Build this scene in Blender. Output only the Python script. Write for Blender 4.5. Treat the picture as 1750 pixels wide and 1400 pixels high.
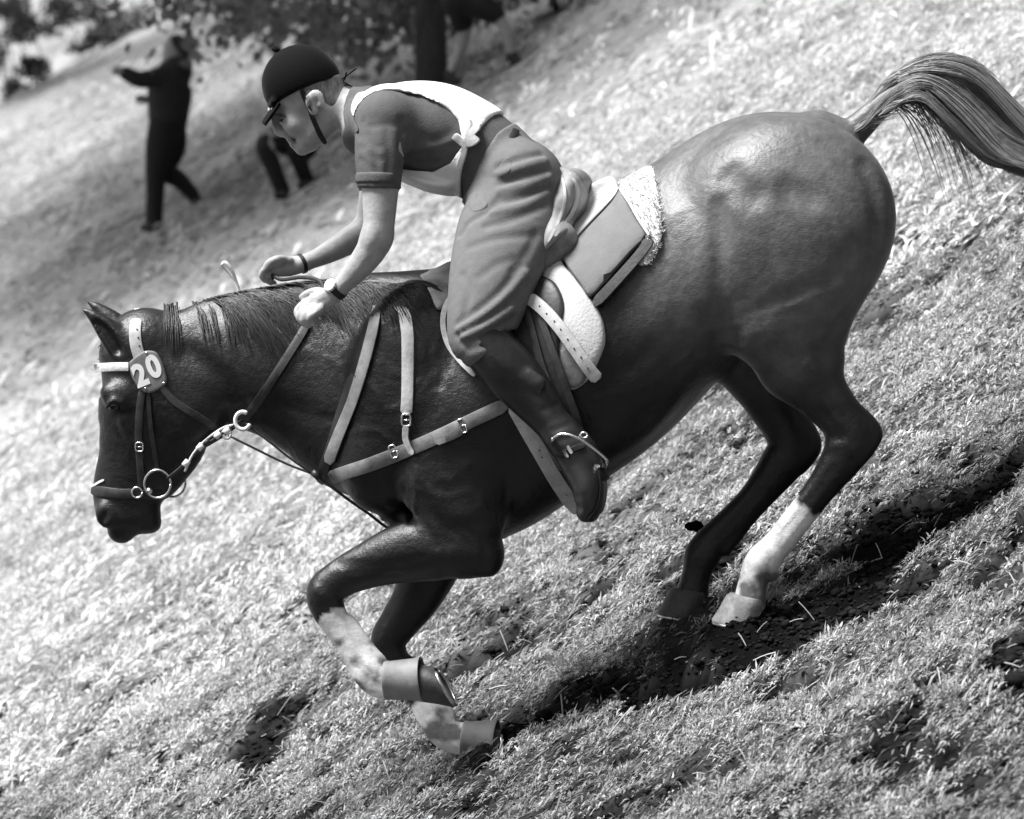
import bpy, bmesh, math, random
import numpy as np
from mathutils import Vector, Matrix
from mathutils.geometry import delaunay_2d_cdt

random.seed(7); RNG = np.random.default_rng(7)
R = math.radians
for o in list(bpy.data.objects): bpy.data.objects.remove(o)
scene = bpy.context.scene
COL = scene.collection

# ------------------------------------------------------------------ camera, sky, sun, exposure
CAM_D = 12.0                     # metres from the lens to the horse
PPM = 640.0                      # photograph pixels per metre at the horse
cam_d = bpy.data.cameras.new('camera'); cam = bpy.data.objects.new('camera', cam_d); COL.objects.link(cam)
cam.location = (0, -CAM_D, 0); cam.rotation_euler = (R(90), 0, 0)
cam_d.sensor_width = 36; cam_d.lens = 36*CAM_D/(1750/PPM)
cam_d.clip_start = 0.1; cam_d.clip_end = 2000
cam_d.dof.use_dof = True; cam_d.dof.focus_distance = 11.8; cam_d.dof.aperture_fstop = 6.3
scene.camera = cam

SUN_EL, SUN_AZ = 61.0, -106.0     # high sun from the horse's front (azimuth from +Y towards +X)
world = bpy.data.worlds.new('World'); scene.world = world; world.use_nodes = True
wn = world.node_tree; wn.nodes.clear()
wo = wn.nodes.new('ShaderNodeOutputWorld'); bg = wn.nodes.new('ShaderNodeBackground')
sky = wn.nodes.new('ShaderNodeTexSky'); sky.sky_type = 'NISHITA'; sky.sun_disc = False
sky.sun_elevation = R(SUN_EL); sky.sun_rotation = R(SUN_AZ); sky.dust_density = 3.0
bw = wn.nodes.new('ShaderNodeRGBToBW')          # black-and-white film
wn.links.new(sky.outputs[0], bw.inputs[0]); wn.links.new(bw.outputs[0], bg.inputs[0])
bg.inputs[1].default_value = 0.06
wn.links.new(bg.outputs[0], wo.inputs[0])
sun_d = bpy.data.lights.new('sun', 'SUN'); sun = bpy.data.objects.new('sun', sun_d); COL.objects.link(sun)
sun_d.energy = 3.6; sun_d.angle = R(24.0); sun_d.color = (1, 1, 1)
sv = Vector((math.cos(R(SUN_EL))*math.sin(R(SUN_AZ)), math.cos(R(SUN_EL))*math.cos(R(SUN_AZ)), math.sin(R(SUN_EL))))
sun.rotation_euler = sv.to_track_quat('Z', 'Y').to_euler(); sun.location = (0, 0, 20)
vs = scene.view_settings
vs.view_transform = 'Standard'; vs.look = 'None'; vs.exposure = 1.32; vs.gamma = 1; vs.use_curve_mapping = False

def vnoise(*c, seed=0):
    """smooth value noise in 2 or 3 dimensions, -1..1"""
    c = [np.asarray(q, dtype=np.float64) for q in c]; i = [np.floor(q).astype(np.int64) for q in c]; f = [q-p for q, p in zip(c, i)]; f = [q*q*(3-2*q) for q in f]
    out = 0
    for m in range(2**len(c)):
        w = 1; hsh = np.full(c[0].shape, seed*7919+12345, dtype=np.int64)
        for d in range(len(c)):
            b = (m >> d) & 1; w = w*(f[d] if b else 1-f[d]); hsh = (hsh*1103515245+(i[d]+b)*(374761393, 668265263, 2147483647)[d]+12345) & 0x7fffffff
            hsh = (hsh ^ (hsh >> 13))*1274126177 & 0x7fffffff
        out = out+w*((hsh & 0xffff)/32767.5-1)
    return out
def fbm(*c, seed=0, oct=3): return sum(vnoise(*[q*2**o for q in c], seed=seed+o)*.5**o for o in range(oct))

# ------------------------------------------------------------------ helpers: tags, objects, materials
def tag(o, label, cat, group=None):
    o['label'] = label; o['category'] = cat
    if group: o['group'] = group
    return o

def thing(name, label, cat, loc=(0, 0, 0), group=None):
    o = bpy.data.objects.new(name, None); COL.objects.link(o); o.location = loc; o.empty_display_size = .1
    return tag(o, label, cat, group)

def obj(name, me, m=None, parent=None):
    o = bpy.data.objects.new(name, me); COL.objects.link(o)
    if m is not None and not me.materials: me.materials.append(m)
    if parent is not None:
        o.parent = parent; w = Vector((0, 0, 0)); p = parent
        while p is not None: w += Vector(p.location); p = p.parent
        o.location = -w                      # mesh data is in world coordinates
    return o

def mesh(name, verts, faces, smooth=True, sharp=0):
    me = bpy.data.meshes.new(name)
    verts = np.asarray(verts, dtype=np.float32)
    if isinstance(faces, np.ndarray):
        nv, nf, k = len(verts), len(faces), faces.shape[1]
        me.vertices.add(nv); me.vertices.foreach_set('co', verts.ravel())
        me.loops.add(nf*k); me.loops.foreach_set('vertex_index', faces.astype(np.int32).ravel())
        me.polygons.add(nf); me.polygons.foreach_set('loop_start', np.arange(0, nf*k, k, dtype=np.int32))
    else:
        me.from_pydata(verts.tolist(), [], faces)
    me.update(calc_edges=True); me.validate()
    if smooth:
        me.polygons.foreach_set('use_smooth', np.ones(len(me.polygons), dtype=bool))
        if sharp: me.set_sharp_from_angle(angle=R(sharp))
    return me

def setcol(me, vals, name='shade'):
    a = me.attributes.new(name, 'FLOAT', 'POINT'); a.data.foreach_set('value', np.asarray(vals, dtype=np.float32))

def mat(name, base, rough=.6, var=.25, scale=20, bump=0, bscale=60, spec=.4, sheen=0, metal=0, attr=None, coat=0, detail=4, trans=0, stretch=None, fur=0):
    """grey procedural material: base colour broken up by noise, optional bump, optional per-vertex albedo attribute"""
    m = bpy.data.materials.new(name); m.use_nodes = True
    nt = m.node_tree; nd = nt.nodes; ln = nt.links
    b = nd['Principled BSDF']
    b.inputs['Roughness'].default_value = rough; b.inputs['Metallic'].default_value = metal
    b.inputs['Specular IOR Level'].default_value = spec
    if sheen: b.inputs['Sheen Weight'].default_value = sheen; b.inputs['Sheen Roughness'].default_value = .35
    if coat: b.inputs['Coat Weight'].default_value = coat; b.inputs['Coat Roughness'].default_value = .25
    tc = nd.new('ShaderNodeTexCoord'); mp = nd.new('ShaderNodeMapping'); ln.new(tc.outputs['Object'], mp.inputs[0])
    if stretch: mp.inputs['Rotation'].default_value = (0, R(stretch[1]), 0); mp.inputs['Scale'].default_value = stretch[0]
    n1 = nd.new('ShaderNodeTexNoise'); n1.inputs['Scale'].default_value = scale; n1.inputs['Detail'].default_value = detail; n1.inputs['Roughness'].default_value = .62
    ln.new(mp.outputs[0], n1.inputs[0])
    mr = nd.new('ShaderNodeMapRange'); mr.inputs[1].default_value = .3; mr.inputs[2].default_value = .7
    mr.inputs[3].default_value = 1-var; mr.inputs[4].default_value = 1+var
    ln.new(n1.outputs[0], mr.inputs[0])
    mu = nd.new('ShaderNodeMath'); mu.operation = 'MULTIPLY'; ln.new(mr.outputs[0], mu.inputs[0])
    if attr:
        at = nd.new('ShaderNodeAttribute'); at.attribute_name = attr; ln.new(at.outputs['Fac'], mu.inputs[1])
    else: mu.inputs[1].default_value = base
    ln.new(mu.outputs[0], b.inputs['Base Color'])
    if bump:
        n2 = nd.new('ShaderNodeTexNoise'); n2.inputs['Scale'].default_value = bscale; n2.inputs['Detail'].default_value = 5
        ln.new(mp.outputs[0], n2.inputs[0])
        src = n2.outputs[0]
        bp = nd.new('ShaderNodeBump'); bp.inputs['Strength'].default_value = 1; bp.inputs['Distance'].default_value = bump
        ln.new(src, bp.inputs['Height']); ln.new(bp.outputs[0], b.inputs['Normal'])
        if fur:                                # short hair lying along the body
            m3 = nd.new('ShaderNodeMapping'); m3.inputs['Rotation'].default_value = (0, R(35), 0); m3.inputs['Scale'].default_value = (.12, 1, 1); ln.new(tc.outputs['Object'], m3.inputs[0])
            n3 = nd.new('ShaderNodeTexNoise'); n3.inputs['Scale'].default_value = 520; n3.inputs['Detail'].default_value = 3; ln.new(m3.outputs[0], n3.inputs[0])
            b3 = nd.new('ShaderNodeBump'); b3.inputs['Distance'].default_value = fur; ln.new(n3.outputs[0], b3.inputs['Height']); ln.new(bp.outputs[0], b3.inputs['Normal']); ln.new(b3.outputs[0], b.inputs['Normal'])
        # uneven gloss
        m2 = nd.new('ShaderNodeMapRange'); m2.inputs[3].default_value = max(.05, rough-.1); m2.inputs[4].default_value = min(1, rough+.12)
        ln.new(n1.outputs[0], m2.inputs[0]); ln.new(m2.outputs[0], b.inputs['Roughness'])
    if trans:
        tr = nd.new('ShaderNodeBsdfTranslucent'); ln.new(mu.outputs[0], tr.inputs[0])
        mx = nd.new('ShaderNodeMixShader'); mx.inputs[0].default_value = trans
        ln.new(b.outputs[0], mx.inputs[1]); ln.new(tr.outputs[0], mx.inputs[2])
        ln.new(mx.outputs[0], nd['Material Output'].inputs[0])
    return m

# ------------------------------------------------------------------ frames: the horse's own frame is turned a little away from the lens
YAW = R(8.0); CY, SY = math.cos(YAW), math.sin(YAW)
def P(px, py, y):
    """point of the horse frame, y metres off its middle plane, that lies on the photo's line of sight (px, py)"""
    k = (px-875)/(PPM*CAM_D)
    x = (CAM_D*k + k*CY*y - SY*y)/(CY + k*SY)
    wy = -SY*x + CY*y
    return x, y, (700-py)/(PPM*CAM_D)*(CAM_D+wy)
def mpp(y, x=0): return (CAM_D + CY*y - SY*x)/CAM_D/PPM        # metres per photo pixel
def toW(v):
    v = np.asarray(v, dtype=np.float64)
    return np.stack([CY*v[:, 0]+SY*v[:, 1], -SY*v[:, 0]+CY*v[:, 1], v[:, 2]], 1)
def ray_at(px, py, Y):
    """world point on the line of sight at world depth Y"""
    d = (CAM_D+Y)
    return np.array([(px-875)/(PPM*CAM_D)*d, Y, (700-py)/(PPM*CAM_D)*d])

def catmull(pts, sub):
    p = np.asarray(pts, dtype=np.float64)
    if len(p) < 3 or sub < 2:
        t = np.linspace(0, len(p)-1, (len(p)-1)*max(sub, 1)+1); i = np.minimum(t.astype(int), len(p)-2); f = (t-i)[:, None]
        return p[i]*(1-f)+p[i+1]*f
    q = np.vstack([2*p[0]-p[1], p, 2*p[-1]-p[-2]]); out = []
    for i in range(1, len(q)-2):
        t = np.linspace(0, 1, sub, endpoint=False)[:, None]
        a, b, c, d = q[i-1], q[i], q[i+1], q[i+2]
        out.append(.5*((2*b)+(-a+c)*t+(2*a-5*b+4*c-d)*t**2+(-a+3*b-3*c+d)*t**3))
    out.append(p[-1:]); return np.vstack(out)

# ------------------------------------------------------------------ implicit volumes -> one continuous surface
class Vol:
    def __init__(s, x, y, z, h):
        s.h = h
        s.x = np.arange(x[0], x[1], h, dtype=np.float32); s.y = np.arange(y[0], y[1], h, dtype=np.float32); s.z = np.arange(z[0], z[1], h, dtype=np.float32)
        s.F = np.full((len(s.x), len(s.y), len(s.z)), .5, dtype=np.float32)
    def like(s):
        v = Vol.__new__(Vol); v.h, v.x, v.y, v.z = s.h, s.x, s.y, s.z; v.F = np.full(s.F.shape, .5, dtype=np.float32); return v
    def copy(s):
        v = s.like(); v.F = s.F.copy(); return v
    def _sl(s, lo, hi):
        r = []
        for ax, l, h in zip((s.x, s.y, s.z), lo, hi):
            i0 = max(0, int(np.searchsorted(ax, l))-1); i1 = min(len(ax), int(np.searchsorted(ax, h))+1)
            if i1-i0 < 2: return None
            r.append(slice(i0, i1))
        return tuple(r)
    def _merge(s, sl, d, k, op):
        f = s.F[sl]; d = d.astype(np.float32)
        if op == 'u':
            h = np.clip(.5+.5*(f-d)/k, 0, 1); s.F[sl] = f+(d-f)*h-k*h*(1-h)
        else:
            g = -d; h = np.clip(.5-.5*(f-g)/k, 0, 1); s.F[sl] = f+(g-f)*h+k*h*(1-h)
    def chain(s, pts, k=.02, op='u', pear=0, sub=6, grow=0, raw=False):
        L = []
        for p in pts:
            if raw: L.append(p)
            else:
                x, y, z = P(p[0], p[1], p[2]); L.append((x, y, z, p[3]*mpp(y, x)+grow, p[4]+grow))
        L = catmull(L, sub); L[:, 3:] = np.maximum(L[:, 3:], .0015)
        am, bm = L[:, 3].max()+2*k+.03, L[:, 4].max()*(1+abs(pear))+2*k+.03
        sl = s._sl((L[:, 0].min()-am, L[:, 1].min()-bm, L[:, 2].min()-am), (L[:, 0].max()+am, L[:, 1].max()+bm, L[:, 2].max()+am))
        if sl is None: return s
        X, Z = np.meshgrid(s.x[sl[0]], s.z[sl[2]], indexing='ij')
        best = np.full(X.shape, 1e9); A = np.zeros_like(best); B = A.copy(); Yc = A.copy(); S = A.copy()
        for p, q in zip(L[:-1], L[1:]):
            dx, dz = q[0]-p[0], q[2]-p[2]; l2 = dx*dx+dz*dz+1e-12
            t = np.clip(((X-p[0])*dx+(Z-p[2])*dz)/l2, 0, 1)
            ex, ez = X-p[0]-t*dx, Z-p[2]-t*dz; d2 = ex*ex+ez*ez
            m = d2 < best
            best = np.where(m, d2, best)
            A = np.where(m, p[3]+t*(q[3]-p[3]), A); B = np.where(m, p[4]+t*(q[4]-p[4]), B); Yc = np.where(m, p[1]+t*(q[1]-p[1]), Yc)
            if pear: S = np.where(m, (dx*ez-dz*ex)/math.sqrt(l2), S)
        if pear: B = B*(1+pear*np.clip(S/A, -1.2, 1.2))
        D = np.sqrt(best)[:, None, :]; A = A[:, None, :]; B = B[:, None, :]
        Y = s.y[sl[1]][None, :, None]-Yc[:, None, :]
        k0 = np.sqrt((D/A)**2+(Y/B)**2); k1 = np.sqrt((D/A**2)**2+(Y/B**2)**2)
        s._merge(sl, k0*(k0-1)/np.maximum(k1, 1e-5), k, op); return s
    def ell(s, px, py, y, rx, rz, ry, rot=0, k=.02, op='u', grow=0, tilt=0):
        x0, y0, z0 = P(px, py, y); u = mpp(y, x0); rx = rx*u+grow; rz = rz*u+grow; ry = ry+grow
        rm = max(rx, rz, ry)+2*k+.02
        sl = s._sl((x0-rm, y0-rm, z0-rm), (x0+rm, y0+rm, z0+rm))
        if sl is None: return s
        X = (s.x[sl[0]]-x0)[:, None, None]; Y = (s.y[sl[1]]-y0)[None, :, None]; Z = (s.z[sl[2]]-z0)[None, None, :]
        c, n = math.cos(R(rot)), math.sin(R(rot)); U = c*X+n*Z; V = -n*X+c*Z
        k0 = np.sqrt((U/rx)**2+(Y/ry)**2+(V/rz)**2); k1 = np.sqrt((U/rx**2)**2+(Y/ry**2)**2+(V/rz**2)**2)
        s._merge(sl, k0*(k0-1)/np.maximum(k1, 1e-5), k, op); return s
    def clip_poly(s, poly, yref=0, k=.004, keep=True):
        """keep (or cut away) what lies inside a closed outline drawn in the middle plane"""
        pts = np.array([P(a, b, yref) for a, b in poly])[:, [0, 2]]
        X, Z = np.meshgrid(s.x, s.z, indexing='ij'); d = np.full(X.shape, 1e9); ins = np.zeros(X.shape, bool)
        for a, b in zip(pts, np.roll(pts, -1, 0)):
            e = b-a; t = np.clip(((X-a[0])*e[0]+(Z-a[1])*e[1])/(e@e+1e-12), 0, 1)
            d = np.minimum(d, (X-a[0]-t*e[0])**2+(Z-a[1]-t*e[1])**2)
            c = ((a[1] > Z) != (b[1] > Z)); den = (b[1]-a[1]) if abs(b[1]-a[1]) > 1e-12 else 1e-12
            ins ^= c & (X < (b[0]-a[0])*(Z-a[1])/den+a[0])
        d = np.sqrt(d); d = np.where(ins, -d, d)
        if not keep: d = -d
        D = np.broadcast_to(d[:, None, :], s.F.shape).astype(np.float32)
        h = np.clip(.5-.5*(s.F-D)/k, 0, 1); s.F = s.F+(D-s.F)*h+k*h*(1-h); return s
    def near(s):
        """distance of the surface that faces the lens, per column"""
        F = s.F; ins = F < 0; any_ = ins.any(1); j = np.argmax(ins, 1); j = np.maximum(j, 1)
        ii, kk = np.meshgrid(np.arange(F.shape[0]), np.arange(F.shape[2]), indexing='ij')
        f1 = F[ii, j, kk]; f0 = F[ii, j-1, kk]; t = f0/(f0-f1+1e-9)
        H = np.where(any_, s.y[j]-s.h*(1-t), np.nan)
        return HMap(s.x, s.z, H)
    def ridge(s, hm, pts, r, k=.012, op='u', gap=0.0, y0=-.2):
        """fold (op u) or furrow (op s) laid along a line on the near surface"""
        L = []
        pts = [(p[0], p[1], p[2] if len(p) > 2 else 1.0) for p in pts]
        for a, b, w in catmull(pts, 4):
            x, y, z = hm.at(a, b, y0); rr = r*w*mpp(y, x)
            L.append((x, y+(rr+gap if op == 'u' else -rr-gap), z, rr, rr))
        return s.chain(L, k=k, op=op, sub=1, raw=True)
    def mesh(s, name, smooth=3):
        F = s.F; ins = F < 0
        c = np.zeros(tuple(n-1 for n in F.shape), np.uint8)
        for a in (0, 1):
            for b in (0, 1):
                for d in (0, 1):
                    c += ins[a:F.shape[0]-1+a, b:F.shape[1]-1+b, d:F.shape[2]-1+d]
        act = (c > 0) & (c < 8); ijk = np.argwhere(act); n = len(ijk)
        idx = np.full(c.shape, -1, np.int32); idx[act] = np.arange(n)
        pos = np.zeros((n, 3)); cnt = np.zeros(n)
        C = [(a, b, d) for a in (0, 1) for b in (0, 1) for d in (0, 1)]
        for u in C:
            for v in C:
                if sum(v)-sum(u) == 1 and all(q >= p for p, q in zip(u, v)):
                    f0 = F[ijk[:, 0]+u[0], ijk[:, 1]+u[1], ijk[:, 2]+u[2]]; f1 = F[ijk[:, 0]+v[0], ijk[:, 1]+v[1], ijk[:, 2]+v[2]]
                    m = (f0 < 0) != (f1 < 0); t = np.where(m, f0/np.where(m, f0-f1, 1), 0)[:, None]
                    pos += np.where(m[:, None], np.array(u)+t*(np.array(v)-np.array(u)), 0); cnt += m
        V = np.array([s.x[0], s.y[0], s.z[0]])+s.h*(ijk+pos/cnt[:, None])
        quads = []
        for ax in range(3):
            a1, a2 = [(1, 2), (2, 0), (0, 1)][ax]
            sl0 = [slice(None)]*3; sl1 = [slice(None)]*3
            sl0[ax] = slice(0, -1); sl1[ax] = slice(1, None)
            i0, i1 = ins[tuple(sl0)], ins[tuple(sl1)]
            e = np.argwhere(i0 != i1)
            ok = (e[:, a1] > 0) & (e[:, a2] > 0) & (e[:, a1] < F.shape[a1]-1) & (e[:, a2] < F.shape[a2]-1)
            e = e[ok]; flip = i0[e[:, 0], e[:, 1], e[:, 2]]
            def cell(o1, o2):
                q = e.copy(); q[:, a1] += o1; q[:, a2] += o2; return idx[q[:, 0], q[:, 1], q[:, 2]]
            Q = np.stack([cell(-1, -1), cell(0, -1), cell(0, 0), cell(-1, 0)], 1)
            Q[~flip] = Q[~flip][:, ::-1]
            quads.append(Q)
        Q = np.vstack(quads); Q = Q[(Q >= 0).all(1)]
        E = np.vstack([Q[:, [0, 1]], Q[:, [1, 2]], Q[:, [2, 3]], Q[:, [3, 0]]])
        deg = np.bincount(E.ravel(), minlength=n).astype(float); deg[deg == 0] = 1
        for it in range(smooth):
            for w in (.55, -.57):
                acc = np.stack([np.bincount(E[:, 0], V[E[:, 1], q], n)+np.bincount(E[:, 1], V[E[:, 0], q], n) for q in range(3)], 1)
                V = V+w*(acc/deg[:, None]-V)
        me = mesh(name, toW(V), Q); me['n'] = n
        return me, V

class HMap:
    def __init__(s, x, z, H):
        s.x, s.z = x, z; s.raw = H.copy()
        for _ in range(14):                      # run the surface a little past its outline
            m = np.isnan(H)
            if not m.any(): break
            acc = np.zeros_like(H); cnt = np.zeros_like(H)
            for dx, dz in ((1, 0), (-1, 0), (0, 1), (0, -1)):
                q = np.roll(np.roll(H, dx, 0), dz, 1); g = ~np.isnan(q); acc += np.where(g, q, 0); cnt += g
            H = np.where(m & (cnt > 0), acc/np.maximum(cnt, 1), H)
        s.H = H
    def smooth(s, n):
        H = s.H.copy()
        for _ in range(n):
            acc = np.zeros_like(H); cnt = np.zeros_like(H)
            for dx, dz in ((0, 0), (1, 0), (-1, 0), (0, 1), (0, -1)):
                q = np.roll(np.roll(H, dx, 0), dz, 1); g = ~np.isnan(q); acc += np.where(g, q, 0); cnt += g
            H = np.where(cnt > 0, acc/np.maximum(cnt, 1), np.nan)
        o = HMap.__new__(HMap); o.x, o.z, o.H, o.raw = s.x, s.z, H, s.raw; return o
    def xz(s, x, z, default=np.nan):
        i = (x-s.x[0])/(s.x[1]-s.x[0]); k = (z-s.z[0])/(s.z[1]-s.z[0])
        i0, k0 = int(math.floor(i)), int(math.floor(k))
        if i0 < 0 or k0 < 0 or i0 > len(s.x)-2 or k0 > len(s.z)-2: return default
        f, g = i-i0, k-k0; w = s.H[i0:i0+2, k0:k0+2]
        if np.isnan(w).any():
            w = w[~np.isnan(w)]; return float(w.mean()) if len(w) else default
        return float(w[0, 0]*(1-f)*(1-g)+w[1, 0]*f*(1-g)+w[0, 1]*(1-f)*g+w[1, 1]*f*g)
    def at(s, px, py, y0=-.2, lift=0):
        y = y0
        for _ in range(4):
            x, _, z = P(px, py, y); v = s.xz(x, z)
            y = (v if v == v else y0)-lift
        return P(px, py, y)
class HMin:
    """several surfaces: whichever is nearest the lens"""
    def __init__(s, *m): s.m = m
    def xz(s, x, z, default=np.nan):
        v = [q.xz(x, z) for q in s.m]; v = [q for q in v if q == q]
        return min(v) if v else default
    at = HMap.at

# ------------------------------------------------------------------ builders for tack and small parts (horse frame)
def tube_mesh(name, pts, r, n=8, flat=None, cap=True):
    """pts in horse frame; r scalar or list; flat = (a, b) squash"""
    p = np.asarray(pts, dtype=np.float64); m = len(p); r = np.broadcast_to(np.asarray(r, dtype=np.float64), (m,))
    T = np.gradient(p, axis=0); T /= np.linalg.norm(T, axis=1)[:, None]+1e-12
    up = np.array([0, 1.0, 0]) if abs(T[0][1]) < .9 else np.array([1.0, 0, 0]); V = []; F = []
    N = up-T[0]*(up@T[0]); N /= np.linalg.norm(N)
    for i in range(m):
        N = N-T[i]*(N@T[i]); N /= np.linalg.norm(N)+1e-12; B = np.cross(T[i], N)
        for j in range(n):
            a = 2*math.pi*j/n; fa, fb = (1, 1) if flat is None else flat
            V.append(p[i]+r[i]*(fa*math.cos(a)*N+fb*math.sin(a)*B))
    for i in range(m-1):
        for j in range(n):
            F.append((i*n+j, i*n+(j+1) % n, (i+1)*n+(j+1) % n, (i+1)*n+j))
    if cap: F.append(tuple(range(n-1, -1, -1))); F.append(tuple((m-1)*n+j for j in range(n)))
    return V, F
def tube(name, pts, r, m, parent, n=8, flat=None):
    V, F = tube_mesh(name, pts, r, n, flat); return obj(name, mesh(name, toW(V), F), m, parent)
def ring_pts(c, rx, rz, n=28, tilt=0):
    return [(c[0]+rx*math.cos(t), c[1]+tilt*math.cos(t), c[2]+rz*math.sin(t)) for t in np.linspace(0, 2*math.pi, n)]

def strap(name, pts, w, m, parent, hm, thick=.004, lift=.001, y0=-.2, sub=5, endr=True, hang=None):
    """leather strap: follows the surface under it; pts are photo points (optionally with a width factor), w width in photo pixels"""
    pts = [(p[0], p[1], p[2] if len(p) > 2 else 1.0) for p in pts]
    C = catmull(pts, sub); Y = []; Q = []
    for a, b, f in C:
        x, y, z = hm.at(a, b, y0, lift); Q.append((x, y, z)); Y.append(y)
    Q = np.array(Q); T = np.gradient(Q[:, [0, 2]], axis=0); T /= np.linalg.norm(T, axis=1)[:, None]+1e-12
    Nn = np.stack([-T[:, 1], T[:, 0]], 1); V = []; F = []
    prof = [(-.5, .1), (-.495, .86), (-.45, 1), (0, 1.03), (.45, 1), (.495, .86), (.5, .1)]
    M = len(Q); S = []
    for i in range(M):
        x, y, z = Q[i]; ww = w*C[i][2]*mpp(y, x)
        S.append([hm.xz(x+Nn[i, 0]*u*ww, z+Nn[i, 1]*u*ww, y+lift)-lift for u, _ in prof])
    S = np.array(S)
    for _ in range(2): S[1:-1] = (S[:-2]+S[1:-1]*2+S[2:])/4
    mid = S[:, 3:4]; S = np.clip(S, mid-.02, mid+.02)
    np_ = len(prof)
    for i in range(M):
        x, y, z = Q[i]; ww = w*C[i][2]*mpp(y, x)
        if endr and i in (0, M-1): ww *= .6
        for (u, t), sy in zip(prof, S[i]): V.append((x+Nn[i, 0]*u*ww, sy-thick*t, z+Nn[i, 1]*u*ww))
        V.append((x+Nn[i, 0]*.5*ww, S[i, -1]+.006, z+Nn[i, 1]*.5*ww)); V.append((x-Nn[i, 0]*.5*ww, S[i, 0]+.006, z-Nn[i, 1]*.5*ww))
    n = np_+2
    for i in range(M-1):
        for j in range(n): F.append((i*n+j, i*n+(j+1) % n, (i+1)*n+(j+1) % n, (i+1)*n+j))
    F.append(tuple(range(n-1, -1, -1))); F.append(tuple((M-1)*n+j for j in range(n)))
    return obj(name, mesh(name, toW(V), F, sharp=38), m, parent)

def patch(name, poly, m, parent, hm, thick=.008, lift=0, y0=-.2, step=9, edge=12, inner=.02, wob=0, sub=5, yfun=None):
    """padded or leather sheet: a closed outline laid on the surface under it, rounded at its rim"""
    B = catmull(list(poly)+[poly[0]], sub)[:-1]; nb = len(B)
    x0, y0_, x1, y1 = B[:, 0].min(), B[:, 1].min(), B[:, 0].max(), B[:, 1].max(); I = []
    def inside(p):
        c = False
        for a, b in zip(B, np.roll(B, -1, 0)):
            if (a[1] > p[1]) != (b[1] > p[1]) and p[0] < (b[0]-a[0])*(p[1]-a[1])/(b[1]-a[1])+a[0]: c = not c
        return c
    def bd(p):
        A = B; E = np.roll(B, -1, 0)-A; t = np.clip(((p-A)*E).sum(1)/((E*E).sum(1)+1e-9), 0, 1)
        return np.sqrt(((A+t[:, None]*E-p)**2).sum(1)).min()
    gx = np.arange(x0, x1, step); gy = np.arange(y0_, y1, step)
    dd = [0.0]*nb
    for i, a in enumerate(gx):
        for b in gy:
            p = np.array([a+(step/2 if int((b-y0_)/step) % 2 else 0), b])
            if inside(p):
                d = bd(p)
                if d > max(step*.35, edge*1.25): I.append(p); dd.append(d)
    nx_ = np.roll(B, -1, 0)-np.roll(B, 1, 0); nx_ = np.stack([-nx_[:, 1], nx_[:, 0]], 1); nx_ /= np.linalg.norm(nx_, axis=1)[:, None]+1e-9
    if not inside(B[0]+nx_[0]*1.0): nx_ = -nx_
    for q_ in (.18, .5, 1.0):
        for b_2, n_2 in zip(B, nx_):
            p = b_2+n_2*edge*q_
            if inside(p) and bd(p) > edge*q_*.8: I.append(p)
    ins = []
    pts = [Vector(p) for p in B]+[Vector(p) for p in I]
    r = delaunay_2d_cdt(pts, [(i, (i+1) % nb) for i in range(nb)], [list(range(nb))], 1, 1e-5)
    vs_, fs, ov = r[0], r[2], r[3]
    V = []; n = len(vs_)
    for v in vs_:
        p = np.array(v[:]); d = bd(p); q = min(d/edge, 1); t = thick*(.25+.75*math.sqrt(max(0, 1-(1-q)**2)))
        if wob: t += wob*math.sin(p[0]*.11+p[1]*.05)*math.sin(p[1]*.09-p[0]*.03)*q
        x, y, z = hm.at(p[0], p[1], y0, lift)
        if yfun: y = yfun(p[0], p[1], y); x, y, z = P(p[0], p[1], y)
        V.append((x, y-t, z))
    V += [(v[0], v[1]+thick*.8+inner, v[2]) for v in V]
    F = [tuple(f) for f in fs]+[tuple(i+n for i in reversed(f)) for f in fs]
    cnt = {}
    for f in fs:
        for a, b in zip(f, f[1:]+f[:1]): cnt[(a, b)] = 1
    for a, b in cnt:
        if (b, a) not in cnt: F.append((b, a, a+n, b+n))
    return obj(name, mesh(name, toW(V), F, sharp=38), m, parent)

def loft(name, rows, m, parent, closed=True, cap=True, world=False):
    """rows of equal length of horse-frame points"""
    n = len(rows[0]); V = [p for r_ in rows for p in r_]; F = []
    for i in range(len(rows)-1):
        for j in range(n if closed else n-1): F.append((i*n+j, i*n+(j+1) % n, (i+1)*n+(j+1) % n, (i+1)*n+j))
    if cap: F.append(tuple(range(n-1, -1, -1))); F.append(tuple((len(rows)-1)*n+j for j in range(n)))
    me = mesh(name, np.array(V) if world else toW(V), F, sharp=42); return obj(name, me, m, parent)

def hair(name, strands, m, parent, shade=None):
    """strands: list of (points Nx3 horse frame, width at root, width at tip): flat tapering locks"""
    V = []; F = []; SH = []
    for i, (p, w0, w1) in enumerate(strands):
        p = np.asarray(p); n = len(p); T = np.gradient(p, axis=0); T /= np.linalg.norm(T, axis=1)[:, None]+1e-9
        side = np.cross(T, np.array([.15, 1.0, .1])+RNG.normal(0, .45, 3)); side /= np.linalg.norm(side, axis=1)[:, None]+1e-9
        nrm = np.cross(T, side); t = np.linspace(0, 1, n)
        w = (w0*(1-t)+w1*t)*(1-.85*np.clip((t-.7)/.3, 0, 1)); b = len(V); sh = RNG.uniform(.6, 1.5)
        for q in range(n):
            V += [tuple(p[q]-side[q]*w[q]), tuple(p[q]+nrm[q]*w[q]*.55), tuple(p[q]+side[q]*w[q])]; SH += [sh]*3
        for q in range(n-1):
            for e in (0, 1, 2):
                F.append((b+q*3+e, b+q*3+(e+1) % 3, b+q*3+3+(e+1) % 3, b+q*3+3+e))
    me = mesh(name, toW(V), np.array(F)); setcol(me, np.array(SH)*(shade or .03)); return obj(name, me, m, parent)
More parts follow.
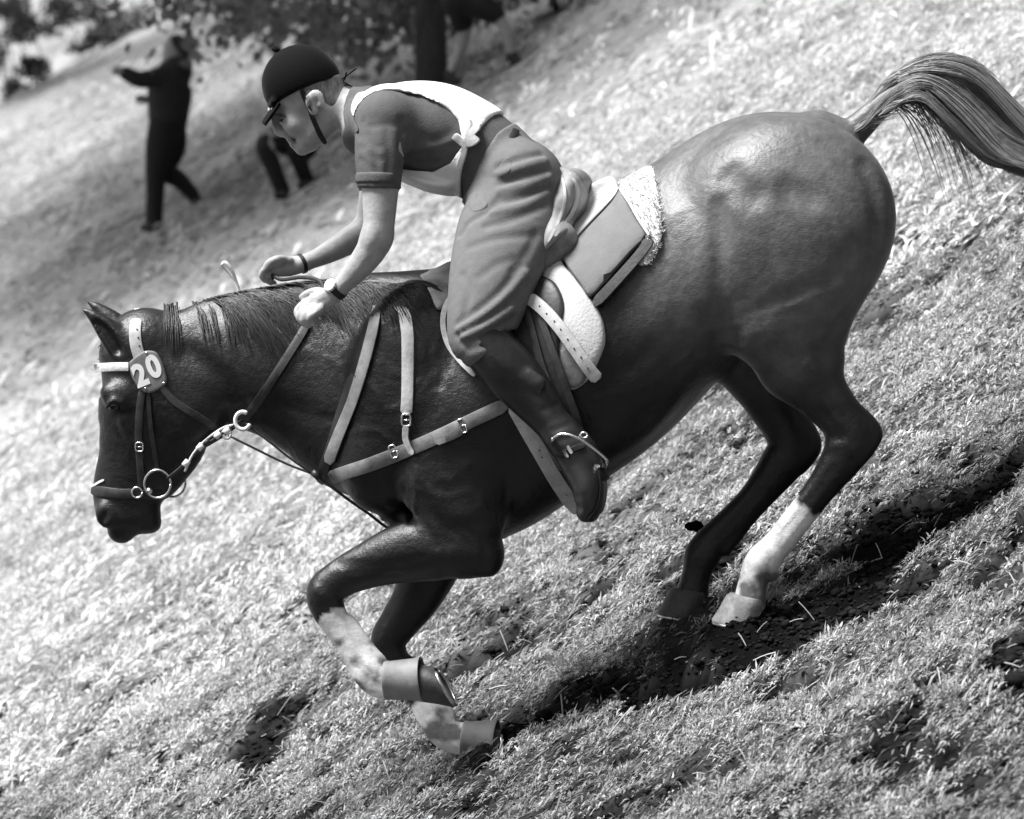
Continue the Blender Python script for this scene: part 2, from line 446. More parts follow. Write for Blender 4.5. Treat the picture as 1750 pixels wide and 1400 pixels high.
# ------------------------------------------------------------------ the slope
GA, GB, GC = .58, .16, -.905
def plane_z(x, y): return GA*30*np.tanh(x/30)+GB*y+GC
def ground_hit(px, py, lift=0.0):
    lo_, hi_ = 2.0, 900.0
    f = lambda D: (700-py)/(PPM*CAM_D)*D-float(plane_z((px-875)/(PPM*CAM_D)*D, D-CAM_D))
    for _ in range(60):
        mid = (lo_+hi_)/2
        if f(mid) > 0: lo_ = mid
        else: hi_ = mid
    D = (lo_+hi_)/2; x = (px-875)/(PPM*CAM_D)*D; return np.array([x, D-CAM_D, float(plane_z(x, D-CAM_D))+lift])
# bare, torn earth: skid marks and hoof scars, as strokes on the ground (photo points -> ground), half width in metres
SCARS = []
for pts, w in (([(1270, 1085), (1340, 1060), (1430, 1010), (1540, 930), (1620, 870)], .12), ([(1290, 1110), (1380, 1075), (1480, 1020), (1560, 985)], .10), ([(1600, 870), (1680, 820), (1735, 775)], .11), ([(1400, 930), (1500, 880), (1580, 850)], .09),
               ([(1000, 1010), (1040, 985), (1090, 945)], .055), ([(1160, 1010), (1200, 970)], .06), ([(492, 1210), (520, 1215), (565, 1192)], .040), ([(440, 1395), (500, 1360), (560, 1320)], .055), ([(410, 1296), (450, 1286)], .026),
               ([(255, 1335), (285, 1315)], .022), ([(1100, 1180), (1180, 1160), (1260, 1140)], .05), ([(1130, 1350), (1180, 1335)], .035), ([(1335, 1260), (1400, 1230)], .032), ([(1640, 1320), (1700, 1300)], .06), ([(1700, 1130), (1760, 1090)], .04),
               ([(1710, 1050), (1760, 1030)], .045), ([(1010, 1160), (1080, 1180)], .04), ([(1000, 1390), (1100, 1360)], .04), ([(850, 1300), (880, 1290)], .03), ([(720, 1290), (770, 1270)], .03), ([(1190, 740), (1290, 725)], .03)):
    SCARS.append((np.array([ground_hit(a, b)[:2] for a, b in catmull(pts, 4)]), w))
def soil(x, y):
    """1 = bare earth"""
    x = np.asarray(x, float); y = np.asarray(y, float); m = np.zeros(x.shape)
    near_ = (y < 6) & (y > -4)
    wob = .030*fbm(x*9, y*9, seed=31, oct=3)
    for P_, w in SCARS:
        d = np.full(x.shape, 9.0)
        for a, b in zip(P_[:-1], P_[1:]):
            e = b-a; t = np.clip(((x-a[0])*e[0]+(y-a[1])*e[1])/(e@e+1e-12), 0, 1)
            d = np.minimum(d, np.hypot(x-a[0]-t*e[0], y-a[1]-t*e[1]))
        m = np.maximum(m, np.clip((w*1.15+wob-d)/(.35*w)+.5, 0, 1))
    sp = fbm(x*2.6, y*2.6, seed=77, oct=3)
    m = np.maximum(m, np.clip((sp-.74)*5, 0, .9)*near_)
    s2 = fbm(x*9.5, y*7.0, seed=83, oct=2)
    m = np.maximum(m, np.clip((s2-.52)*6, 0, .95)*near_)
    hol = fbm(x*7.0, y*5.2, seed=91, oct=2)
    m = np.maximum(m, np.clip((-.40-hol)*5, 0, .85)*near_)                # trodden hollows
    return m
def bumps(x, y):
    x = np.asarray(x, float); y = np.asarray(y, float)
    b = .030*fbm(x*1.6, y*1.6, seed=3, oct=2)+.018*fbm(x*8, y*6, seed=9, oct=2)+.010*vnoise(x*22, y*18, seed=15)
    b += .10*np.exp(-((x-.46)**2+(y-.13)**2)/.12**2)*.35          # turf pushed up under the far hind foot
    b += .15*np.exp(-((x-.585)**2+(y+.225)**2)/.12**2)+.10*np.exp(-((x-.475)**2+(y-.05)**2)/.11**2)
    return b
def gz(x, y, s=None):
    if s is None: s = soil(x, y)
    return plane_z(x, y)+bumps(x, y)-.045*s+.020*s*fbm(np.asarray(x)*24, np.asarray(y)*24, seed=41, oct=2)

M_ground = mat('turf_floor', .2, rough=.95, var=.45, scale=9, bump=.02, bscale=22, spec=0, attr='shade', detail=8)
def grid_mesh(name, xs, ys, fn):
    X, Y = np.meshgrid(xs, ys, indexing='ij'); S = soil(X, Y); Z = fn(X, Y, S); n0, n1 = X.shape
    V = np.stack([X, Y, Z], -1).reshape(-1, 3); i = np.arange(n0*n1).reshape(n0, n1)
    F = np.stack([i[:-1, :-1], i[1:, :-1], i[1:, 1:], i[:-1, 1:]], -1).reshape(-1, 4)
    return mesh(name, V, F), S.ravel(), X.ravel(), Y.ravel()
def spread(lo_, hi_, a, b, fine, growth=1.12):
    """fine spacing between a and b, widening outwards"""
    m = list(np.arange(a, b, fine)); s = fine
    while m[-1] < hi_: s *= growth; m.append(m[-1]+s)
    s = fine; l = [m[0]]
    while l[-1] > lo_: s *= growth; l.append(l[-1]-s)
    return np.array(l[:0:-1]+m)
me, S, X, Y = grid_mesh('ground', spread(-400, 400, -2.4, 2.4, .022), spread(-40, 900, -1.9, 3.2, .022), gz)
setcol(me, (np.clip(.040+.018*Y, .035, .24)*(1+.35*fbm(X*.9, Y*.9, seed=51))*(1-S)+.006*S).clip(.005, .5))  # floor tone rises with distance, far glare painted into it
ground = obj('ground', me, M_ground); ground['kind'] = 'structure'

# grass: tufts of bent blades, thinning with distance
M_grass = mat('grass_blades', .3, rough=.6, var=.15, scale=3, spec=.25, attr='shade', trans=.25)
def make_grass():
    """springy hill turf: little cushions of short blades that lean outwards, with gaps between"""
    VV = []; SH = []
    for n, ylo, yhi, sc, nt_, nb, alb in ((5800, -3.7, .8, 1.0, 7, 9, .38), (4600, .6, 3.6, 1.2, 7, 8, .44), (6200, 3.4, 13, 1.9, 5, 9, .58), (5200, 12, 110, 4.2, 5, 6, .52)):  # farther blades paler: haze and bleaching light painted into alb
        D = np.sqrt(RNG.uniform((CAM_D+ylo)**2, (CAM_D+yhi)**2, n)); cy = D-CAM_D; cx = RNG.uniform(-.165, .165, n)*D
        s = soil(cx, cy) if yhi < 5 else np.zeros(n); big = fbm(cx*1.3, cy*1.0, seed=63, oct=3)
        cut = fbm(cx*7/sc, cy*5/sc, seed=91, oct=2); keep = (RNG.uniform(0, 1, n) > s*1.08) & (RNG.uniform(-1.6, .2, n) < big+.35) & (cut > -.38+RNG.normal(0, .08, n)); cx, cy, s, big = cx[keep], cy[keep], s[keep], big[keep]; n = len(cx)
        hgt = RNG.gamma(5, .2, n)*(1+.4*big); shade = alb*(1+.22*np.clip(RNG.normal(0, 1, n), -1.7, 1.7)+.18*big); drift = RNG.uniform(0, 6.28, n)
        m = n*nt_*nb; rep = lambda q: np.repeat(q, nt_*nb)
        tx = np.repeat(RNG.normal(0, .021*sc, n*nt_), nb); ty = np.repeat(RNG.normal(0, .021*sc, n*nt_), nb); tn = np.repeat(RNG.normal(0, .10, n*nt_), nb)
        ox = tx+RNG.normal(0, .008*sc, m); oy = ty+RNG.normal(0, .008*sc, m); rr = np.hypot(ox, oy)
        x = rep(cx)+ox; y = rep(cy)+oy
        z = gz(x, y, rep(s))-.003+.024*sc*rep(hgt)*np.exp(-(rr/(.032*sc))**2)-.006*sc
        an = np.arctan2(oy, ox)+RNG.normal(0, .9, m); an = np.where(RNG.uniform(0, 1, m) < .3, R(195)+RNG.normal(0, .6, m), an)
        tilt = np.clip(.35+.9*rr/(.03*sc)+RNG.normal(0, .35, m), .1, 1.45)
        L = RNG.gamma(6, 1/6, m)*.0165*sc; w = RNG.uniform(.0012, .0030, m)*sc
        dx, dy = np.cos(an), np.sin(an); S_ = np.stack([-dy, dx, RNG.normal(0, .3, m)], 1)*w[:, None]
        def at(f, bend):
            a_ = tilt*bend; q = L*f*np.sin(a_); return np.stack([x+dx*q, y+dy*q, z+L*f*np.cos(a_)+GA*dx*q*.9], 1)
        p0, p1, p2 = at(0, .7), at(.5, .8), at(1, 1.15)
        VV.append(np.stack([p0, p1-S_, p2, p1+S_], 1).reshape(-1, 3)); SH.append(np.repeat((rep(shade)*(1+tn)*RNG.uniform(.65, 1.3, m)).clip(.05, .8), 4))
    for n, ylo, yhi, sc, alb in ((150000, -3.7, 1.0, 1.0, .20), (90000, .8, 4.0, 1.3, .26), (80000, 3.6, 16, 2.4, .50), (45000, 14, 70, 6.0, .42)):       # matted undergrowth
        D = np.sqrt(RNG.uniform((CAM_D+ylo)**2, (CAM_D+yhi)**2, n)); y = D-CAM_D; x = RNG.uniform(-.165, .165, n)*D; s = soil(x, y) if yhi < 5 else np.zeros(n)
        k = RNG.uniform(0, 1, n) > s*1.1; x, y, s = x[k], y[k], s[k]; n = len(x); z = gz(x, y, s)-.002; an = RNG.uniform(0, 6.28, n); L = RNG.gamma(5, .2, n)*.022*sc; w = RNG.uniform(.0016, .004, n)*sc; tz = RNG.uniform(.05, .6, n)
        dx, dy = np.cos(an), np.sin(an); S_ = np.stack([-dy, dx, RNG.normal(0, .3, n)], 1)*w[:, None]; gx = GA*dx+GB*dy
        f = lambda q, b: np.stack([x+dx*L*q, y+dy*L*q, z+gx*L*q+L*tz*b+.002], 1)
        p0, p1, p2 = f(0, 0), f(.5, .7), f(1, .8)
        VV.append(np.stack([p0, p1-S_, p2, p1+S_], 1).reshape(-1, 3)); SH.append(np.repeat((alb*(1+.35*fbm(x*4/sc, y*4/sc, seed=97, oct=2))*RNG.uniform(.5, 1.4, n)).clip(.03, .8), 4))
    V = np.concatenate(VV); me = mesh('grass', V, np.arange(len(V)).reshape(-1, 4)); setcol(me, np.concatenate(SH)); return me
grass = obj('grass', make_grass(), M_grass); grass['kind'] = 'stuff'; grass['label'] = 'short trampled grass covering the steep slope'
# straw and broken stems lying about
def make_straw():
    V = []; F = []; SH = []
    spots = [ground_hit(a, b) for a, b in ((1330, 1090), (1460, 1065), (1330, 1330), (1380, 1255), (1400, 1240), (1640, 1100), (1520, 1120), (1280, 1030), (1150, 1190), (860, 1160), (830, 1130), (870, 1195), (1700, 1130), (1250, 1290))]
    pts = [(p[0]+RNG.normal(0, .12), p[1]+RNG.normal(0, .2)) for p in spots for _ in range(9)]+[(RNG.uniform(-1.4, 1.5), RNG.uniform(-1.8, 2.5)) for _ in range(260)]
    pz = gz(np.array([p[0] for p in pts]), np.array([p[1] for p in pts]))
    for (x, y), zz in zip(pts, pz):
        a = RNG.uniform(0, 6.28); L = RNG.uniform(.02, .065); w = RNG.uniform(.0010, .0022); tz = RNG.normal(.35, .5); n = 4; b = len(V)
        z0 = float(zz)+.012
        for q in np.linspace(0, 1, n):
            c = np.array([x+math.cos(a)*L*q, y+math.sin(a)*L*q, z0+GA*math.cos(a)*L*q+L*tz*q+.003*math.sin(q*3)])
            V += [c+np.array([-math.sin(a), math.cos(a), 0])*w, c+np.array([0, 0, 1.6*w]), c-np.array([-math.sin(a), math.cos(a), 0])*w]
        SH += [RNG.uniform(.30, .62)]*(3*n)
        for q in range(n-1):
            for e in range(3): F.append((b+q*3+e, b+q*3+(e+1) % 3, b+q*3+3+(e+1) % 3, b+q*3+3+e))
    me = mesh('straw', V, np.array(F)); setcol(me, SH); return me
straw = obj('straw', make_straw(), M_grass); straw['kind'] = 'stuff'; straw['label'] = 'pale broken stems scattered in the grass'
# crumbled earth in the scars
M_soil = mat('dark_earth', .016, rough=.95, var=.5, scale=40, bump=.006, bscale=60, spec=0)
def clod_mesh(r, seed, sub=2):
    bm = bmesh.new(); bmesh.ops.create_icosphere(bm, subdivisions=sub, radius=1)
    co = np.array([v.co for v in bm.verts]); f = 1+.32*fbm(co[:, 0]*1.3+seed, co[:, 1]*1.3, co[:, 2]*1.3, seed=seed)+.25*vnoise(co[:, 0]*4+seed, co[:, 1]*4, co[:, 2]*4, seed=seed)
    for v, q, s in zip(bm.verts, co, f): v.co = Vector(q*s*r*np.array([1.2, .9, .7]))
    me = bpy.data.meshes.new('clod'); bm.to_mesh(me); bm.free(); me.materials.append(M_soil); return me
cm = [clod_mesh(1, i, 1) for i in range(5)]; big_clod = clod_mesh(1, 3, 3)
cx, cy, crd = [], [], []
for P_, w in SCARS:
    n = int(60+np.linalg.norm(np.diff(P_, axis=0), axis=1).sum()*700*w/.06); q = P_[RNG.integers(0, len(P_), n)]
    cx.append(q[:, 0]+RNG.normal(0, w*.8, n)); cy.append(q[:, 1]+RNG.normal(0, w*.8, n)); crd.append(RNG.gamma(2, .0018, n)+.002)
y = RNG.uniform(-2.8, 3.0, 26000); x = RNG.uniform(-.13, .14, 26000)*(CAM_D+y); k = soil(x, y) > .45      # and in every other bare spot
cx.append(x[k]); cy.append(y[k]); crd.append(RNG.gamma(2, .0024, k.sum())+.002)
cx, cy, crd = np.concatenate(cx), np.concatenate(cy), np.concatenate(crd); cz = gz(cx, cy)+crd*.3
shp = [np.array([v.co[:] for v in m_.vertices]) for m_ in cm]; f0 = np.array([list(p.vertices) for p in cm[0].polygons]); nv = len(shp[0])
V = np.concatenate([shp[i % 5]*r+np.array([a_, b_, c_]) for i, (a_, b_, c_, r) in enumerate(zip(cx, cy, cz, crd))])
me = mesh('crumbs', V, np.concatenate([f0+i*nv for i in range(len(cx))]), False)
cr = obj('crumbled_earth', me, M_soil); cr['kind'] = 'stuff'; cr['label'] = 'dark crumbs of torn earth in the skid marks'
def clod(px_, py_, Y, r, i, label):
    o = bpy.data.objects.new('earth_clod', big_clod); COL.objects.link(o); p = ray_at(px_, py_, Y); o.location = p; o.scale = (r, r, r); o.rotation_euler = (i*1.3, i*.7, i*2.1)
    tag(o, label, 'clod', 'clods of earth thrown up by the hooves'); return o
clod(1188, 900, .11, .020, 0, 'dark clod of earth flung up against the far hind fetlock')
# ------------------------------------------------------------------ trees behind
M_bark = mat('bark', .035, rough=.9, var=.5, scale=8, bump=.03, bscale=14, stretch=((3, 3, .6), 0))
M_leaf = mat('tree_leaves', .08, rough=.55, var=.2, scale=2, spec=.3, attr='shade', trans=.3)
def wtube(path, r0, r1, n=8):
    p = catmull(path, 6); return tube_mesh('t', p, np.linspace(r0, r1, len(p)), n)
def leaves(centres, name, parent, size=.10, shade=.085):
    V = []; SH = []
    for c, rad, cnt in centres:
        n = int(cnt); q = RNG.normal(0, 1, (n, 3)); sub_ = np.clip(RNG.normal(0, .42, (9, 3)), -.75, .75); q = np.clip(q, -1.8, 1.8)*.24+sub_[RNG.integers(0, 9, n)]; q *= np.array(rad); q += c
        a = RNG.normal(0, 1, (n, 3)); a[:, 2] -= .6; a /= np.linalg.norm(a, axis=1)[:, None]; b = np.cross(a, RNG.normal(0, 1, (n, 3))); b /= np.linalg.norm(b, axis=1)[:, None]
        s = RNG.uniform(.6, 1.3, n)[:, None]*size
        V.append(np.stack([q-a*s*.5, q+b*s*.33, q+a*s*.62, q-b*s*.33], 1)); SH.append(np.repeat(RNG.uniform(.6, 1.5, n)*shade, 4))
    V = np.concatenate(V).reshape(-1, 3); me = mesh(name, V, np.arange(len(V)).reshape(-1, 4), False); setcol(me, np.concatenate(SH)); return obj(name, me, M_leaf, parent)
def tree(base, lean, height, r, tips, label, size=.12, shade=.085, group='trees on the hillside behind the riders'):
    """tips: (world point, (rx,ry,rz), leaf count); every tip gets its own limb"""
    t = thing('tree', label, 'tree', tuple(base), group)
    top = base+np.array([lean, .2, height]); tr = [base-np.array([0, 0, .3]), base+np.array([lean*.1, 0, height*.25]), base+np.array([lean*.5, .1, height*.6]), top]
    V, F = wtube(tr, r*1.15, r*.4, 12); obj('trunk', mesh('trunk', V, F), M_bark, t)
    pc = catmull(tr, 10)
    for c, rad, n in tips:
        f = RNG.uniform(.5, .95); s = pc[int(f*(len(pc)-1))]; mid = (s+c)/2+np.array([0, 0, .5+.15*np.linalg.norm(s-c)])
        V, F = wtube([s, mid, np.array(c)], r*.32, .012, 6); obj('limb', mesh('limb', V, F), M_bark, t)
    leaves(tips, 'crown', t, size, shade); return t
b1 = ground_hit(738, 168)
def tips_px(L, Y): return [(ray_at(a, b, Y+dy), (rx, rx, rz), n) for a, b, dy, rx, rz, n in L]
tips = tips_px([(560, 20, 1, 1.0, .55, 210), (640, -60, 0, 1.3, .8, 250), (700, 30, .8, .7, .35, 130), (460, 15, -.5, .8, .45, 165), (780, 5, .6, .55, .22, 130), (820, -30, 1, .8, .4, 150), (620, 75, 2, .7, .35, 100), (350, 30, 0, .8, .5, 150), (900, -90, 1, 1.2, .6, 160)], float(b1[1]))
tips += [(b1+np.array([RNG.uniform(-4.2, 3.4), RNG.uniform(-4, 4), RNG.uniform(4.2, 8.5)]), (1.5, 1.5, 1.0), 420) for _ in range(8)]
tips1 = tips
b2 = ground_hit(-160, 260)
tips = tips_px([(40, 40, 0, .75, .5, 1300), (-30, 90, .4, .6, .5, 800), (110, 10, .5, .8, .4, 1000), (60, 120, -.3, .40, .32, 520), (20, 150, -.2, .35, .28, 360), (270, 60, .3, .6, .4, 420), (180, 50, .2, .5, .4, 500), (95, 175, -.4, .24, .16, 150), (40, 195, -.4, .14, .10, 36), (230, 30, 0, .6, .45, 380), (140, 75, .3, .35, .25, 150), (320, 75, .6, .45, .28, 180), (210, 120, .6, .28, .16, 60), (400, 55, 1.0, .45, .25, 160), (20, -60, 0, 1.2, .7, 500), (200, -60, 0, 1.3, .6, 500)], float(b2[1])+1.5)
SHP = [(-80, 330), (150, 300), (420, 190), (560, 60), (1040, -60), (900, 190), (640, 330), (420, 420), (200, 500), (-80, 520)]
def inp(p, B):
    c = False
    for a, b in zip(B, B[1:]+B[:1]):
        if (a[1] > p[1]) != (b[1] > p[1]) and p[0] < (b[0]-a[0])*(p[1]-a[1])/(b[1]-a[1])+a[0]: c = not c
    return c
over = []
while len(over) < 100:                                       # the crowns whose shade lies on the bank
    q = (RNG.uniform(-80, 1040), RNG.uniform(-60, 520))
    if inp(q, SHP): over.append((ground_hit(*q)+np.array(sv)*RNG.uniform(8.5, 11.5), (1.6, 1.6, .7), 1700))
tips += [o for o in over if o[0][0] < -4.5]
tree(b1, -.35, 9.5, .115, tips1+[o for o in over if o[0][0] >= -4.5], 'slim dark tree trunk rising behind the rider\'s back', shade=.15)
tree(b2, .3, 8.5, .16, tips, 'leafy tree whose low branches hang over the bright grass by the running man', shade=.09)
# undergrowth further up
for a, b, s, lab in ((430, 62, 1.2, 'low leafy bush on the bank above the seated spectator'), (620, 110, 1.5, 'low leafy bush beside the slim tree trunk'), (960, 20, .8, 'small dark bush on the open hillside right of the slim tree')):
    c = ground_hit(a, b); t = thing('bush', lab, 'bush', tuple(c), 'bushes on the hillside')
    for k in range(5):
        e = c+np.array([RNG.uniform(-.6, .6)*s, RNG.uniform(-.3, .3)*s, RNG.uniform(.4, .8)*s]); V, F = wtube([c-np.array([0, 0, .1]), (c+e)/2+np.array([0, 0, .1]), e], .02, .006, 5); obj('stem', mesh('stem', V, F), M_bark, t)
    leaves([(c+np.array([RNG.uniform(-.8, .8)*s, RNG.uniform(-.4, .4)*s, RNG.uniform(.15, .75)*s]), (.45*s, .4*s, .32*s), 150) for _ in range(9)], 'foliage', t, .12, .20)
# ------------------------------------------------------------------ the horse
M_coat = mat('horse_coat', .03, rough=.37, var=.26, scale=26, bump=.0022, bscale=55, spec=.42, attr='shade', sheen=.05, fur=.0008)
M_hair = mat('horse_hair', .03, rough=.45, var=.3, scale=60, spec=.5, attr='shade')
M_hoof = mat('hoof_horn', .05, rough=.5, var=.4, scale=30, bump=.002, bscale=40)
M_shoe = mat('iron_shoe', .5, rough=.35, var=.3, scale=30, metal=1)
M_hoof_pale = mat('pale_hoof_horn', .30, rough=.6, var=.5, scale=25, bump=.003, bscale=40)
M_eye = mat('horse_eye', .004, rough=.08, var=.0, spec=.6)

HV = Vol((-1.20, 1.14), (-.40, .40), (-1.0, .86), .0072)
h = HV
# trunk: sections given by their upper and lower edge
def sections(rows):
    return [((a+c)/2, (b+d)/2, y, math.hypot(c-a, d-b)/2, w) for a, b, c, d, y, w in rows]
h.chain(sections([(622, 640, 652, 852, 0, .14), (660, 500, 738, 912, 0, .195), (720, 476, 858, 920, 0, .225), (805, 464, 985, 850, 0, .247), (905, 425, 1090, 778, 0, .265),
                  (1000, 362, 1172, 695, 0, .272), (1090, 304, 1222, 630, 0, .266), (1180, 246, 1275, 590, 0, .255), (1265, 203, 1320, 560, 0, .245), (1330, 200, 1350, 560, 0, .235)]), k=.03, pear=-.20, sub=24)
# withers
h.chain([(640, 500, 0, 34, .05), (720, 498, 0, 30, .06), (800, 492, 0, 26, .07)], k=.07)
# rump: two halves with a cleft between
h.ell(1335, 388, 0, 182, 188, .20, k=.05)
for s in (-1, 1):
    h.ell(1352, 372, s*.115, 178, 172, .145, k=.05)
    h.ell(1290, 330, s*.13, 110, 80, .115, rot=25, k=.06)
    h.ell(1292, 556, s*.145, 58, 52, .09, k=.05)
h.chain([(1455, 205, 0, 10, .01), (1500, 262, 0, 16, .012), (1545, 350, 0, 24, .016), (1545, 430, 0, 30, .02), (1515, 520, 0, 38, .024), (1470, 600, 0, 46, .03), (1420, 680, 0, 56, .035), (1380, 740, 0, 60, .04)], k=.03, op='s')
# dock of the tail
h.chain([(1400, 222, 0, 34, .05), (1450, 228, 0, 27, .036), (1490, 196, 0, 22, .027), (1530, 158, 0, 17, .02), (1570, 140, 0, 12, .015)], k=.03)
# hind legs
def hind(y, th, gk, dk=0):
    h.chain(th, k=.06)
    h.chain(gk, k=.02)
# near hind (white sock)
hind(-.135, [(1338, 420, -.135, 160, .135), (1346, 490, -.14, 140, .125), (1354, 550, -.14, 112, .105), (1366, 612, -.135, 78, .08)],
     [(1358, 590, -.135, 80, .08), (1385, 650, -.13, 55, .062), (1430, 706, -.13, 40, .05), (1455, 745, -.13, 41, .045), (1442, 778, -.13, 37, .042), (1405, 830, -.13, 26, .031),
      (1365, 882, -.13, 24, .028), (1328, 930, -.13, 25, .029), (1302, 962, -.13, 30, .036), (1288, 990, -.13, 25, .032), (1281, 1030, -.13, 28, .036)])
h.chain([(1448, 690, -.13, 10, .016), (1482, 722, -.13, 15, .020), (1498, 742, -.13, 11, .020), (1486, 762, -.13, 13, .022), (1462, 780, -.13, 17, .024)], k=.014)   # point of hock
h.chain([(1420, 640, -.13, 12, .016), (1452, 694, -.13, 10, .014), (1486, 735, -.13, 12, .016)], k=.02)                             # tendon
h.chain([(1455, 800, -.13, 10, .013), (1405, 858, -.13, 9, .013), (1345, 932, -.13, 11, .016)], k=.012)
h.ell(1322, 984, -.13, 9, 10, .014, k=.015)
# far hind
hind(.135, [(1330, 430, .135, 150, .13), (1318, 510, .14, 120, .12), (1304, 570, .14, 90, .10), (1298, 620, .135, 70, .08)],
     [(1290, 610, .135, 70, .08), (1318, 680, .13, 50, .058), (1342, 730, .13, 40, .048), (1352, 765, .13, 42, .045), (1332, 796, .13, 36, .042), (1292, 846, .13, 26, .031),
      (1250, 890, .13, 25, .028), (1218, 922, .13, 27, .030), (1200, 950, .13, 31, .036), (1190, 982, .13, 25, .032), (1182, 1018, .13, 28, .036)])
h.chain([(1358, 705, .13, 12, .018), (1380, 740, .13, 17, .022), (1388, 765, .13, 16, .024), (1362, 790, .13, 18, .026)], k=.022)
h.chain([(1350, 815, .13, 10, .013), (1290, 880, .13, 9, .013), (1240, 940, .13, 11, .016)], k=.012)
# shoulder, breast and arm masses
for s in (-1, 1):
    h.ell(690, 640, s*.15, 92, 165, .075, rot=-12, k=.06)
    h.ell(790, 720, s*.16, 110, 85, .075, rot=20, k=.06)
    h.ell(655, 790, s*.11, 70, 88, .085, rot=-12, k=.05)
    h.ell(985, 620, s*.15, 200, 165, .13, rot=32, k=.06)
h.chain([(675, 880, 0, 24, .10), (740, 896, 0, 26, .12), (830, 902, 0, 22, .12)], k=.04)
# near fore, folded up
h.chain([(770, 820, -.17, 90, .075), (790, 890, -.17, 76, .075), (795, 930, -.165, 58, .07)], k=.04)
h.chain([(808, 940, -.16, 44, .068), (750, 935, -.155, 57, .072), (690, 945, -.15, 52, .062), (630, 966, -.15, 40, .048), (580, 990, -.15, 33, .040), (556, 1014, -.15, 33, .043), (562, 1044, -.15, 29, .038),
         (584, 1080, -.15, 24, .030), (608, 1118, -.15, 25, .030), (634, 1152, -.15, 30, .035), (660, 1166, -.15, 30, .034), (700, 1162, -.15, 31, .036)], k=.02)
h.chain([(600, 1060, -.15, 9, .012), (632, 1106, -.15, 9, .012), (650, 1130, -.15, 12, .014)], k=.012)
h.ell(838, 950, -.16, 22, 34, .045, k=.03)
# far fore
h.chain([(740, 900, .16, 75, .08), (735, 960, .16, 56, .072), (712, 1020, .155, 42, .052), (682, 1064, .15, 34, .042), (664, 1096, .15, 31, .042), (674, 1128, .15, 26, .036), (696, 1160, .15, 23, .029),
         (720, 1194, .15, 24, .029), (744, 1228, .15, 29, .034), (766, 1256, .15, 28, .033), (815, 1268, .15, 30, .035)], k=.02)
h.chain([(702, 1130, .15, 9, .012), (744, 1190, .15, 9, .012), (768, 1222, .15, 12, .014)], k=.012)
# neck
h.chain(sections([(262, 548, 372, 690, 0, .078), (335, 514, 428, 716, 0, .082), (425, 494, 490, 742, 0, .094), (525, 482, 548, 785, 0, .118), (630, 486, 590, 835, 0, .15)]), k=.035, pear=-.10)
for s in (-1, 1): h.ell(470, 640, s*.045, 130, 80, .06, rot=-24, k=.05)
# head
h.chain([(250, 608, 0, 82, .088), (268, 668, 0, 100, .096), (262, 735, 0, 98, .084), (243, 788, 0, 82, .066), (222, 830, 0, 65, .055), (213, 866, 0, 55, .054), (210, 890, 0, 42, .052), (208, 904, 0, 25, .04)], k=.02)
h.ell(250, 588, 0, 60, 46, .075, k=.03)
for s in (-1, 1):
    h.ell(318, 690, s*.045, 78, 82, .052, rot=-30, k=.02)        # jowl
    h.ell(200, 676, s*.072, 30, 22, .028, rot=-20, k=.025)         # brow
    h.chain([(182, 697, s*.098, 4, .006), (194, 684, s*.102, 4.5, .007), (208, 690, s*.100, 4, .006)], k=.008)
    h.chain([(215, 720, s*.07, 10, .014), (238, 770, s*.062, 9, .012), (252, 800, s*.055, 7, .010)], k=.018)   # facial crest
    h.ell(182, 880, s*.042, 19, 24, .020, rot=20, k=.015)        # nostril rim
    h.ell(176, 886, s*.066, 6, 14, .016, rot=-25, k=.008, op='s')
h.ell(246, 886, 0, 30, 26, .042, rot=30, k=.022); h.ell(258, 896, 0, 17, 15, .034, k=.012)                         # lower lip and chin
h.chain([(230, 930, -.06, 3, .035), (236, 904, -.06, 2.5, .03), (254, 876, -.065, 2, .016)], k=.006, op='s')
h.chain([(230, 930, .06, 3, .035), (236, 904, .06, 2.5, .03)], k=.006, op='s')
for s, tx, ty in ((-1, 140, 527), (1, 149, 515)):                # ears laid back a little
    e = (tx-140, ty-527)
    h.chain([(226+e[0], 618+e[1], s*.05, 22, .028), (206+e[0], 590+e[1], s*.058, 26, .029), (182+e[0], 562+e[1], s*.062, 20, .023), (160+e[0], 541+e[1], s*.064, 11, .014), (tx, ty, s*.064, 2.5, .005)], k=.012)
    h.chain([(200, 598, s*.058-.026, 10, .016), (184, 572, s*.062-.021, 10, .013), (166, 551, s*.064-.013, 5, .008)], k=.006, op='s')
# relief on the near side
hm = h.near()
G = lambda pts, r, gap=.010, k=.03, op='s': h.ridge(hm, pts, r, k=k, op=op, gap=gap)
G([(1226, 350), (1228, 420), (1226, 490), (1236, 540), (1252, 580)], 12, -.006)      # flank fold
G([(1244, 300), (1262, 320), (1284, 332)], 20, -.002, .045)                         # hollows by the hip
G([(1352, 322), (1384, 334)], 18, .004, .045)
G([(1160, 380), (1200, 430), (1215, 500)], 22, .014, .05, 'u')
G([(1482, 280), (1504, 350), (1502, 420), (1478, 500), (1440, 560), (1410, 620)], 10, .006, .03)
G([(770, 560), (740, 660), (700, 760), (650, 830)], 14, .022, .05)
G([(690, 845), (730, 880), (790, 905), (840, 890)], 11, .006, .03)
G([(655, 905), (700, 885), (740, 890), (765, 925)], 9, .004, .025)
G([(575, 960), (650, 968), (720, 955)], 6, .002, .016)
G([(600, 978), (680, 985)], 5, .002, .012)
G([(405, 720), (480, 700), (560, 720)], 14, .016, .045)
G([(236, 650), (246, 700), (270, 750)], 8, .008, .03)
G([(318, 600), (380, 650), (400, 700)], 12, .006, .035)
for i in range(6): G([(1020+i*27, 520-i*8), (1030+i*24, 600-i*6), (1012+i*16, 680-i*10)], 7, .016, .035)     # ribs
G([(660, 560), (700, 600), (720, 680)], 20, .016, .05, 'u')
